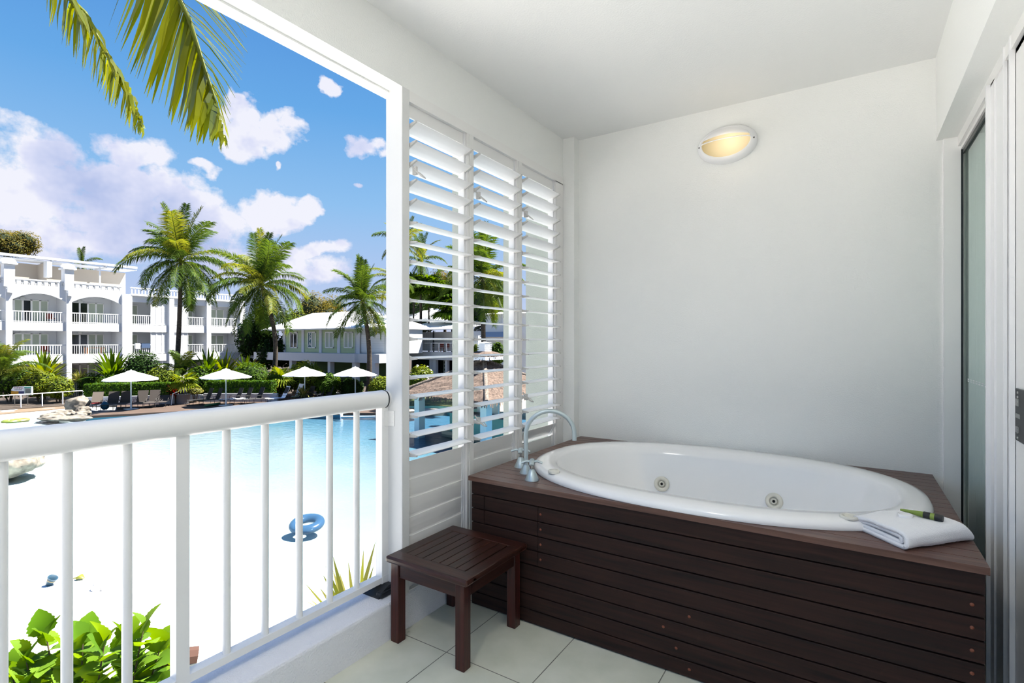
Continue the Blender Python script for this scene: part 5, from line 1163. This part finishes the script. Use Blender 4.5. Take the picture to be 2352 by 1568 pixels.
b = MB(); r = [P(a * .97, c * .97, cz + .16) for a, c in ((-1, -1), (1, -1), (1, 1), (-1, 1))] + [P(a * .3, c * .3, cz + .42) for a, c in ((-1, -1), (1, -1), (1, 1), (-1, 1))]; b.add(r, [(0, 1, 5, 4), (1, 2, 6, 5), (2, 3, 7, 6), (3, 0, 4, 7), (4, 5, 6, 7)])
for k in range(200): a, c = rndt.uniform(-.9, .9), rndt.choice((-.95, .95)); a, c = (a, c) if k % 2 else (c, a); p0 = V(P(a, c, cz + .2)); b.strip([p0, p0 + V((rndt.uniform(-.1, .1), rndt.uniform(-.1, .1), -rndt.uniform(.05, .22)))], sx_, [.03, .015])
b.build('cupola_thatch', M['thatch'], gz)
b = MB(); vz0 = cz + .40
for k in range(4): b.obox(P(0, 0, vz0 + .05 + .10 * k), sx_ * .26, sy_ * .26, V((0, 0, .028)))
b.obox(P(0, 0, vz0 + .2), sx_ * .2, sy_ * .2, V((0, 0, .24))); 
r = [P(a * .28, c * .28, vz0 + .44) for a, c in ((-1, -1), (1, -1), (1, 1), (-1, 1))] + [P(0, 0, vz0 + .52)]; b.add(r, [(0, 1, 4), (1, 2, 4), (2, 3, 4), (3, 0, 4)]); b.build('roof_ventilator', M['whitebright'], gz)
# grassy bank, teal pool edge and sand path seen through the first screen
b = MB(); g0 = at_d(905, 784, 33); 
pa = [on_z(u, v, -3.05) for u, v in ((890, 933), (1000, 932), (1052, 936), (1060, 915), (890, 912))]
b.prism([(p.x, p.y, -5.0) for p in pa], (0, 0, 1.97)); struct('trim_7', b, M['tealdark'])
b = MB(); b.prism([(p.x, p.y, -3.035) for p in pa], (0, 0, .03)); struct('lawn_bank', b, M['lawn'])
b = MB(); pb = [on_z(u, v, ZG) for u, v in ((905, 946), (1052, 938), (1400, 960), (1400, 905), (905, 905))]; b.prism([(p.x, p.y, -5.1) for p in pb], (0, 0, 1.895)); struct('sand_path', b, mat('pale_sand_path', srgb(160, 148, 132), .9))
# ================================================================= POOLSIDE FURNITURE
axh = (hB - hA); axh.z = 0; axh.normalize(); RZ1 = math.atan2(axh.y, axh.x)
def parasol(u, v, d, label, first=[None]):
    p = at_d(u, v, d); loc = (p.x, p.y, ZG)
    if first[0]: return copy_tree(first[0], None, loc, .35 * u % 1.5, label)
    t = thing('parasol', label, 'parasol', (0, 0, 0), 0, 'white parasols along the pool deck')
    b = MB(); b.tube([(0, 0, .03), (0, 0, 2.50)], .038, 10); b.build('pole', M['polew'], t)
    b = MB(); b.box((-.32, -.32, 0), (.32, .32, .05), bev=.01); b.tube([(0, 0, .05), (0, 0, .32)], .055, 10); b.build('base', M['greyboard'], t)
    b = MB(); n = 8; R = 1.62; top = (0, 0, 2.52)
    rings = []
    for rr, z in ((.16, 2.50), (.8, 2.30), (R, 2.00), (R + .01, 1.955)):
        ring = []
        for k in range(n * 4):
            a = 2 * PI * k / (n * 4); seg_ = (k % 4) / 4; sag = math.sin(PI * seg_); rad = rr * (math.cos(PI / n) / math.cos((seg_ - .5) * 2 * PI / n)) if rr > .2 else rr
            ring.append((rad * math.cos(a), rad * math.sin(a), z - .035 * sag * (rr / R)))
        rings.append(ring)
    vs = [v for r in rings for v in r] + [top]; m = n * 4
    b.add(vs, [(i * m + k, i * m + (k + 1) % m, (i + 1) * m + (k + 1) % m, (i + 1) * m + k) for i in range(3) for k in range(m)] + [(4 * m, (k + 1) % m, k) for k in range(m)], 0)
    c = b.build('canopy', M['canvas'], t); md = c.modifiers.new('s', 'SOLIDIFY'); md.thickness = .012
    b = MB(); b.lathe((0, 0, 2.50), [(.30, -.02), (.20, .045), (.04, .09), (.025, .13), (0, .135)], 16); b.build('cap', M['canvas'], t)
    for k in range(8): a = 2 * PI * k / 8; b = MB(); b.tube([(0, 0, 2.42), (1.55 * math.cos(a), 1.55 * math.sin(a), 1.985)], .010, 5); b.build('rib', M['polew'], t)
    b = MB(); b.lathe((0, 0, 1.98), [(.05, -.10), (.10, .02), (.10, .10), (.05, .10)], 12); b.build('hub', M['polew'], t)
    first[0] = t; t.location = loc; return t
parasol(301, 784, 34.6, 'white parasol nearest the apartments, over the first row of loungers')
parasol(519, 784, 36.6, 'white parasol over the dark loungers and green float')
parasol(700, 784, 39.2, 'white parasol in front of the tall bamboo-like bush')
parasol(816, 784, 39.2, 'white parasol nearest the balcony post, in front of the green wall')
LP = [None, None]
def lounger(loc, rz, label, kind=0, group='sun loungers on the pool deck', recl=1.13):
    t0 = LP[kind]
    if t0 is not None: return copy_tree(t0, None, loc, rz, label)
    t = thing('sun_lounger', label, 'sun lounger', (0, 0, 0), 0, group); fm, sm = M['lframe'], (M['sling'] if kind == 0 else M['slingd'])
    W_ = .31; zs = .34; L = 1.25
    b = MB(); b.box((-W_, -L, zs - .012), (W_, .0, zs + .012), bev=.008); b.build('seat', sm, t)
    a = recl; cb, sb_ = math.cos(a), math.sin(a); b = MB(); b.obox((0, .0 + .40 * cb, zs + .42 * sb_), (W_, 0, 0), (0, .42 * cb, .42 * sb_), (0, -.012 * sb_, .012 * cb)); b.build('backrest', sm, t)
    for s in (-1, 1):
        b = MB(); b.tube([(s * (W_ + .015), -L, zs), (s * (W_ + .015), .45, zs)], .016, 6); b.build('side_rail', fm, t)
        b = MB(); b.tube([(s * (W_ + .03), -.42, zs), (s * (W_ + .05), -.40, zs + .22), (s * (W_ + .05), -.02, zs + .24), (s * (W_ + .02), .10, zs + .12)], .016, 6); b.build('armrest', fm, t)
        for y in (-1.05, .30): b = MB(); b.tube([(s * (W_ + .015), y, zs), (s * (W_ + .02), y - (.04 if y < 0 else -.04), 0)], .016, 6); b.build('leg', fm, t)
    LP[kind] = t; t.location = loc; t.rotation_euler = (0, 0, rz); return t
def LQ(u, v, z=ZG): q = on_z(u, v, z); return (q.x, q.y, ZG)
row1 = [(222, 938, 'lounger with beige cushion and red towel, at the left end of the first row'), (259, 937, 'second lounger from the left, right of the turquoise bag'), (288, 935.5, 'brown-grey lounger just left of the first parasol pole'), (326, 934, 'brown-grey lounger just right of the first parasol pole'), (354, 932.5, 'second lounger right of the first parasol pole'), ]
for u, v, l in row1: lounger(LQ(u, v), RZ1 + .08, l, 0)
# last of the row has its back nearly flat
t = thing('sun_lounger', 'low-backed brown-grey lounger at the right end of the first row', 'sun lounger', (0, 0, 0), 0, None)
for s in (-1, 1):
    b = MB(); b.tube([(s * .325, -1.0, .34), (s * .325, .45, .34)], .016, 6); b.build('side_rail', M['lframe'], t)
    b = MB(); b.tube([(s * .34, -.42, .34), (s * .36, -.40, .56), (s * .36, -.02, .58), (s * .33, .10, .46)], .016, 6); b.build('armrest', M['lframe'], t)
    for y in (-.9, .30): b = MB(); b.tube([(s * .325, y, .34), (s * .33, y, 0)], .016, 6); b.build('leg', M['lframe'], t)
b = MB(); b.box((-.31, -1.0, .33), (.31, 0, .352), bev=.008); b.build('seat', M['sling'], t); b = MB(); b.obox((0, .2, .52), (.31, 0, 0), (0, .22, .20), (0, -.008, .01)); b.build('backrest', M['sling'], t)
t.location = LQ(376, 931.5); t.rotation_euler = (0, 0, RZ1 + .08)
RZ2 = RZ1 - .95
row2 = [(477, 927, 'dark lounger at the left end of the second group, behind the green float'), (499, 927, 'dark lounger left of the second parasol pole'), (546, 926, 'dark lounger with blue-striped towel on its seat'), (568, 925.5, 'dark lounger with white patterned towel on its seat'), (595, 924.5, 'dark lounger at the right end of the second group, beside the steps')]
for u, v, l in row2: lounger(LQ(u, v), RZ2, l, 1, 'dark loungers under the second and third parasols', 1.2)
row3 = [(683, 921, 'lounger draped in a white striped towel, left of the third parasol pole'), (711, 921, 'dark lounger just right of the third parasol pole'), (735, 921, 'second dark lounger right of the third parasol pole'), (754, 921, 'third dark lounger right of the third parasol pole')]
for u, v, l in row3: lounger(LQ(u, v), RZ2, l, 1)
fl = lounger(LQ(652, 924), RZ2 - .1, 'white-covered lounger reclined beside the brown steps', 1)
def towel_on(u, v, rz, label, m, y0, y1, up=None, w=.30):
    q = LQ(u, v); b = MB(); c, s = math.cos(rz), math.sin(rz); T = lambda x, y, z: (q[0] + x * c - y * s, q[1] + x * s + y * c, ZG + z)
    n = 8; vs = []
    for i in range(n + 1):
        y = y0 + (y1 - y0) * i / n; z = .365 + .012 * math.sin(i * 2.1)
        if up and y > 0: z = .365 + y * up; 
        for x in (-w, -w * .3, w * .4, w): vs.append(T(x + .015 * math.sin(i * 1.7), y, z + .01 * math.sin(x * 20 + i)))
    b.add(vs, [(i * 4 + k, i * 4 + k + 1, i * 4 + 5 + k, i * 4 + 4 + k) for i in range(n) for k in range(3)]); o = solo('beach_towel', b, m, label, 'towel'); md = o.modifiers.new('s', 'SOLIDIFY'); md.thickness = .02; md.offset = 1; return o
def stripes(name, a, c, sc_=9):
    m, nt, p = new_mat(name); N = nt.nodes; w = N.new('ShaderNodeTexWave'); w.inputs['Scale'].default_value = sc_; tc = N.new('ShaderNodeTexCoord'); nt.links.new(tc.outputs['Object'], w.inputs['Vector']); r = N.new('ShaderNodeValToRGB'); r.color_ramp.interpolation = 'CONSTANT'
    r.color_ramp.elements[0].color = a; r.color_ramp.elements[1].position = .5; r.color_ramp.elements[1].color = c; nt.links.new(w.outputs['Fac'], r.inputs['Fac']); nt.links.new(r.outputs['Color'], p.inputs['Base Color']); p.inputs['Roughness'].default_value = 1; return m
bw = stripes('blue_white_stripe', srgb(50, 70, 130), srgb(235, 238, 245)); ww = stripes('pale_stripe', srgb(214, 218, 232), srgb(248, 248, 250), 6)
towel_on(546, 926, RZ2, 'blue and white striped towel spread on a dark lounger seat', bw, -1.2, -.1); towel_on(568, 925.5, RZ2, 'white patterned towel spread on a dark lounger seat', ww, -1.2, -.1)
towel_on(683, 921, RZ2, 'white striped towel draped over an upright lounger back', ww, -.3, .36, 2.57, .32); towel_on(652, 924, RZ2 - .1, 'plain white towel covering the reclined lounger by the steps', M['towel'], -1.25, .36, 2.25, .32)
towel_on(222, 938, RZ1 + .08, 'small red towel on the seat of the left-end lounger', mat('red_towel', srgb(100, 18, 24), 1), -.35, -.05, None, .2)
q = LQ(222, 938); cq, sq = math.cos(RZ1 + .08), math.sin(RZ1 + .08); b = MB(); b.obox((0, .14, .74), (.29, 0, 0), (0, .15, .32), (0, -.035, .016)); b.v = [(q[0] + x * cq - y * sq, q[1] + x * sq + y * cq, ZG + z) for x, y, z in b.v]; solo('cushion', b, mat('beige_cushion', srgb(92, 84, 76), .95), 'beige cushion leaning on the back of the left-end lounger', 'cushion')
q = LQ(241, 941); b = MB(); b.frombm((lambda bm: (bmesh.ops.create_icosphere(bm, subdivisions=3, radius=1), [setattr(v, 'co', V((q[0] + v.co.x * .26 * (1 + .3 * noise.noise(v.co * 2)), q[1] + v.co.y * .22, ZG + .27 + v.co.z * .27 * (1 + .25 * noise.noise(v.co * 2.5))))) for v in bm.verts], bm)[2])(bmesh.new()), 0, True); solo('beach_bag', b, mat('turquoise_cloth', srgb(10, 74, 96), .8), 'turquoise cloth beach bag on the deck between two loungers', 'bag')
a, c = on_z(471, 934, ZG), on_z(503, 929, ZG); b = MB(); b.tube([a + V((0, 0, .07)), a.lerp(c, .3) + V((0, 0, .08)), a.lerp(c, .65) + V((.1, 0, .09)), c + V((0, 0, .10))], [.10, .16, .15, .12], 12, flat=.55); solo('pool_float', b, mat('green_inflatable', srgb(8, 80, 48), .35), 'green inflatable pool float lying on the deck by the dark loungers', 'pool float')
# steps between walls
b = MB()
for k in range(3): q0, q1 = on_z(625, 921 - k, ZG), on_z(690, 921 - k, ZG); b.prism([(q0.x, q0.y + .4 * k + .9, ZG), (q1.x, q1.y + .4 * k + .9, ZG), (q1.x, q1.y + .4 * k + 1.4, ZG), (q0.x, q0.y + .4 * k + 1.4, ZG)], (0, 0, .17 * (k + 1)))
solo('garden_steps', b, mat('brown_step', srgb(110, 74, 60), .8), 'brown steps up from the pool deck right of the second hedge', 'steps')
b = MB(); q0, q1 = on_z(396, 921, ZG), on_z(470, 919, ZG); b.prism([(q0.x, q0.y + .3, ZG), (q1.x, q1.y + .3, ZG), (q1.x, q1.y + .6, ZG), (q0.x, q0.y + .6, ZG)], (0, 0, .42)); solo('low_wall', b, M['gwhite'], 'low white retaining wall between the two hedges', 'wall')
b = MB(); q0, q1 = on_z(692, 919, ZG), on_z(890, 921, ZG); b.prism([(q0.x, q0.y + 1.1, ZG), (q1.x, q1.y + 1.1, ZG), (q1.x, q1.y + 1.4, ZG), (q0.x, q0.y + 1.4, ZG)], (0, 0, .5)); solo('low_wall', b, M['gwhite'], 'low white wall behind the dark loungers and third parasol', 'wall')
# handrail by hedge end
q = on_z(393, 930, ZG); b = MB(); b.tube([(q.x, q.y, ZG), (q.x + .05, q.y + .1, ZG + .8), (q.x + .3, q.y + .9, ZG + 1.15)], .035, 8); solo('step_handrail', b, M['whitebright'], 'short white handrail at the right end of the first long hedge', 'handrail')
# beach ramp railing
rt = thing('ramp_railing', 'white post and rail fence along the path by the warning sign', 'railing', LQ(100, 925)); ZP = -3.16
rp = [on_z(u, v, ZP) for u, v in ((-60, 942), (48, 935), (97, 931.5), (144, 927.5), (191, 924))]
for q in rp: b = MB(); b.tube([tuple(q - V((0, 0, .04))), tuple(q + V((0, 0, .84)))], .034, 8); b.build('post', M['whitebright'], rt)
b = MB(); b.tube([tuple(q + V((0, 0, .86))) for q in rp], .036, 8); b.build('rail', M['whitebright'], rt)
# garden gate
gq = at_d(165, 784, 40); gt = thing('garden_gate', 'black barred metal gate between the white garden walls', 'gate', (gq.x, gq.y, ZG)); b = MB()
for i in range(9): o_ = RT * (-.55 + i * .1375); b.tube([gq + o_ + V((0, 0, ZG + .25 - gq.z)), gq + o_ + V((0, 0, ZG + 1.35 - gq.z))], .014, 6)
for z in (.28, 1.33): b.tube([gq + RT * -.57 + V((0, 0, ZG + z - gq.z)), gq + RT * .57 + V((0, 0, ZG + z - gq.z))], .02, 6)
b.build('bars', M['black'], gt); b = MB(); b.tube([gq + RT * .6 + V((0, 0, ZG - gq.z)), gq + RT * .6 + V((0, 0, ZG + 1.45 - gq.z))], .045, 8); b.build('gate_post', M['black'], gt)
b = MB(); gw = gq + FW * .8; b.obox(gw + RT * 1.2 + V((0, 0, ZG + .7 - gw.z)), RT * .5, FW * .1, V((0, 0, .7))); b.obox(gw + RT * -1.1 + V((0, 0, ZG + .7 - gw.z)), RT * .4, FW * .1, V((0, 0, .7))); b.obox(gw + V((0, 0, ZG + .62 - gw.z)), RT * 1.7, FW * .06, V((0, 0, .62))); solo('garden_wall', b, M['gwhite'], 'white garden wall behind the black barred gate', 'wall')
# warning sign
sg = at_d(41, 897.5, 36.6); sn = thing('warning_sign', 'warning sign board with yellow and blue panels on two posts', 'sign', (sg.x, sg.y, ZG)); sX, sN = RT, -FW
def plate(cx, cz, w, h, m, n, off=.0, par=sn):
    b = MB(); b.obox(sg + sX * cx + UP * cz + sN * off, sX * w / 2, sN * .01, UP * h / 2); return b.build(n, m, par)
k = 36.6 / F_PX
b = MB(); o_ = lambda x, z: tuple(sg + sX * (x * k) + UP * (z * k) + sN * .012)
b.prism([o_(-15, 3), o_(-10, 9.5), (o_(16, 10.5)), o_(16, -.5), o_(-6, -.5), o_(-15, 1)], FW * .02); pw = b.build('sign_board', M['whitebright'], sn)
plate(-7 * k, -5 * k, 17 * k, 9 * k, mat('sign_yellow', srgb(190, 136, 14), .6), 'yellow_panel'); plate(9 * k, -4.5 * k, 14 * k, 8 * k, mat('sign_blue', srgb(44, 50, 96), .6), 'blue_panel'); plate(5 * k, -9.5 * k, 24 * k, 1.5 * k, M['whitebright'], 'sign_edge')
rotS = (PI / 2, 0, YAW); sr = mat('sign_red', srgb(110, 20, 26), .7)
text('WARNING', 4.5 * k, sg + sX * (1.5 * k) + UP * (6.8 * k) + sN * .02, rotS, sr, sn); text('STEEP SAND', 3.2 * k, sg + sX * (1.5 * k) + UP * (2.6 * k) + sN * .02, rotS, mat('sign_grey_text', srgb(110, 90, 90), .7), sn)
for u in (-8, 22): b = MB(); q = sg + sX * (u * k) + FW * .03; b.tube([(q.x, q.y, ZG), tuple(q)], .025, 6); b.build('post', M['steel'], sn)
nb = thing('notice_box', 'glass-fronted notice box with teal header beside the warning sign', 'notice box', tuple(sg + sX * (24.5 * k))); c0 = sg + sX * (24.8 * k) + UP * (.5 * k)
b = MB(); b.obox(c0, sX * (8.4 * k), sN * .06, UP * (9.5 * k)); b.build('box_frame', mat('box_grey', srgb(175, 190, 185), .6), nb); b = MB(); b.obox(c0 - UP * (1 * k) + sN * .062, sX * (5.8 * k), sN * .004, UP * (6.2 * k)); b.build('glass_front', mat('box_glass', srgb(70, 92, 92), .15), nb); b = MB(); b.obox(c0 + UP * (7.6 * k) + sN * .065, sX * (7.8 * k), sN * .006, UP * (1.3 * k)); b.build('header', mat('teal_header', srgb(60, 150, 135), .6), nb)
# ---- rocks
def rock(label, u, v, w, h, dpt, seed, z=ZW, d=None, flat=1, tiltz=0, sub=4, rough=.3):
    c = at_d(u, v, d) if d else on_z(u, v, z); dd = (c - CAM).dot(FW); W_, H_ = w / F_PX * dd / 2, h / F_PX * dd / 2; bm = bmesh.new(); bmesh.ops.create_icosphere(bm, subdivisions=sub, radius=1)
    cz = c.z + H_ * .9 if not d else c.z; ct, stt = math.cos(tiltz), math.sin(tiltz)
    for vv in bm.verts:
        q = vv.co.normalized(); n1 = noise.noise(q * 1.3 + V((seed, 0, 0))); n2 = noise.noise(q * 3.1 + V((0, seed, 0))); n3 = noise.noise(q * 8 + V((seed, seed, 0))); r = 1 + rough * n1 + rough * .45 * n2 + rough * .18 * n3
        r = min(r, 1.12); p_ = q * r; p_.z = max(min(p_.z, .82 + .1 * n2), -.95); x, z_ = p_.x * W_, p_.z * H_; x, z_ = x * ct - z_ * stt, x * stt + z_ * ct
        vv.co = V((c.x, c.y, cz)) + RT * x + FW * (p_.y * dpt) + UP * z_
    b = MB(); b.frombm(bm, 0, True); bm.free(); return solo('boulder', b, M['rock'], label, 'rock')
rock('large weathered boulder standing in the pool at the left edge', -25, 1094, 225, 112, 1.3, 3, tiltz=-.05, sub=5, rough=.35)
rock('tall grey upright boulder beside the first low wall', 178, 945, 54, 38, .5, 7, z=-3.2, tiltz=.3)
rock('pale rounded boulder at the foot of the upright grey one', 190, 950, 30, 20, .35, 12, z=-3.25)
rock('flat brown boulder in the middle of the rock group', 146, 955, 44, 16, .5, 17, z=-3.28)
rock('dark flat slab under the upright grey boulder', 188, 955, 38, 13, .5, 22, z=-3.28)
rock('small flat boulder at the left of the rock group', 122, 960, 44, 13, .5, 27, z=-3.3)
rock('long low slab along the water edge below the rock group', 150, 966, 110, 13, .6, 33, z=-3.38)
# ---- pool toys
def vinyl(name, c):
    m, nt, p = new_mat(name); N = nt.nodes; L = nt.links; p.inputs['Base Color'].default_value = c; p.inputs['Roughness'].default_value = .2
    t = N.new('ShaderNodeBsdfTransparent'); t.inputs['Color'].default_value = (.62, .80, .95, 1); mx = N.new('ShaderNodeMixShader'); mx.inputs[0].default_value = .32
    L.new(p.outputs[0], mx.inputs[1]); L.new(t.outputs[0], mx.inputs[2]); L.new(mx.outputs[0], N['Material Output'].inputs['Surface']); return m
q = on_z(705, 1212, ZW); rg = thing('swim_ring', 'blue inflatable swim ring floating in the shallow pool', 'swim ring', (q.x, q.y, ZW))
def torus(b, c, R, r, n=48, m=16, tilt=.16, z0=0, a0=0, a1=2 * PI, sl=None):
    vs = []; 
    for i in range(n):
        a = 2 * PI * i / n
        for j in range(m): t = a0 + (a1 - a0) * j / (m - 1); x, y, z = (R + r * math.cos(t)) * math.cos(a), (R + r * math.cos(t)) * math.sin(a), r * .8 * math.sin(t); vs.append(V(c) + V((x, y, z + z0)) + V((0, 0, tilt * (x * -.6 + y * .8))))
    b.add(vs, [(i * m + j, ((i + 1) % n) * m + j, ((i + 1) % n) * m + j + 1, i * m + j + 1) for i in range(n) for j in range(m - 1)], 0, True)
b = MB(); torus(b, (q.x, q.y, ZW + .10), .30, .125, a0=-.15, a1=PI + .15); b.build('upper_half', vinyl('blue_vinyl', (.028, .075, .150, 1)), rg); b = MB(); torus(b, (q.x, q.y, ZW + .10), .30, .124, a0=PI + .1, a1=2 * PI - .1); b.build('lower_half', vinyl('pale_blue_vinyl', (.07, .10, .14, 1)), rg)
for (u, v, l, c) in ((26, 969, 'pale green swim ring floating near the beach', (.13, .17, .03, 1)), (46, 966.5, 'pale yellow swim ring floating near the beach', (.22, .19, .05, 1))): q = on_z(u, v, ZW); b = MB(); torus(b, (q.x, q.y, ZW + .05), .34, .11, 24, 10, 0, 0, 0, 2 * PI); solo('swim_ring', b, mat('vinyl', c, .4), l, 'swim ring')
q = on_z(112, 1348, sandz(-13, 4)); q.z = sandz(q.x, q.y); bk = thing('toy_bucket', 'small blue toy bucket with cream band lying on the sand', 'bucket', tuple(q)); ax_ = (UP * .75 + RT * .45).normalized()
b = MB(); b.lathe(q + UP * .02, [(0, 0), (.055, 0), (.080, .15), (.086, .152), (.086, .160), (.076, .160), (.052, .01)], 20, ax=ax_); b.build('bucket_body', mat('toy_blue', (.02, .055, .09, 1), .5), bk); b = MB(); b.lathe(q + UP * .02, [(.0725, .095), (.0765, .118)], 20, ax=ax_); b.build('band', mat('toy_cream', (.16, .13, .06, 1), .5), bk)
b = MB(); q = on_z(178, 1325, -3.32); q.z = sandz(q.x, q.y); b.tube([q + V((0, 0, .04)), q + RT * .06 + V((0, 0, .07)), q + RT * .13 + V((0, 0, .03))], [.05, .07, .02], 10, flat=.6); b.tube([q + RT * -.12 + UP * .02, q + UP * .05], .014, 6); solo('toy_spade', b, mat('toy_yellow', (.14, .15, .015, 1), .5), 'yellow toy spade on the sand beside the balusters', 'toy')
for (u, v, s_, l) in ((226, 1348, .11, 'small bucket-shaped sandcastle on the beach, the left one'), (246, 1346, .10, 'crumbling sandcastle on the beach, the right one')):
    q = on_z(u, v, -3.32); q.z = sandz(q.x, q.y); bm = bmesh.new(); bmesh.ops.create_icosphere(bm, subdivisions=3, radius=1)
    for vv in bm.verts: n_ = 1 + .35 * noise.noise(vv.co * 3 + V((u, 0, 0))); vv.co = q + V((vv.co.x * s_ * n_, vv.co.y * s_ * n_, max(vv.co.z, -.2) * s_ * 1.35 * n_))
    b = MB(); b.frombm(bm); bm.free(); solo('sandcastle', b, mat('sand_heap', (.6, .6, .6, 1), 1), l, 'sandcastle')
# pool entry handrail
A_, B_ = on_z(770, 947, ZG), on_z(862, 957, ZW); a2 = on_z(783, 957, ZW + .05); ph = thing('pool_handrail', 'white pool handrail at the water edge below the fourth parasol', 'handrail', tuple(on_z(783, 957, ZW)))
b = MB(); b.tube([A_ + UP * .35, a2 + UP * .12, a2 - UP * .3], .05, 8); b.build('rail', M['whitebright'], ph); b = MB(); c_ = on_z(785, 949, ZG); b.tube([c_ + UP * .32, on_z(786, 958, ZW)], .05, 8); b.build('rail', M['whitebright'], ph); b = MB(); b.tube([a2, B_ + UP * .03], .045, 8); b.build('lane_rope', M['whitebright'], ph)
# clay ridge tile on the garden wall below the balcony
q = at_d(452, 1512, 4.2); b = MB(); ax_ = (RT * .8 + FW * .5 - UP * .18).normalized(); s_ = ax_.cross(UP).normalized(); u_ = s_.cross(ax_)
pr = [(-.07, 0), (-.062, .05), (-.03, .085), (0, .095), (.03, .085), (.062, .05), (.07, 0), (.055, 0), (.048, .042), (.022, .072), (0, .08), (-.022, .072), (-.048, .042), (-.055, 0)]
b.prism([q + s_ * x + u_ * z for x, z in pr], ax_ * -.30); rd = solo('ridge_tile', b, mat('terracotta', srgb(70, 46, 38), .9), 'brown clay ridge tile seen below the bottom rail of the balcony', 'ridge tile')
b = MB(); q2 = q - ax_ * .15; b.obox(V((q2.x, q2.y, (q2.z - 3.4) / 2)), ax_ * .18, s_ * .06, V((0, 0, (q2.z + 3.4) / 2))); b.v = [(x, y, min(z, q2.z - .02)) for x, y, z in b.v]; solo('garden_pier', b, M['gwhite'], 'narrow white garden pier carrying the clay ridge tile', 'wall')
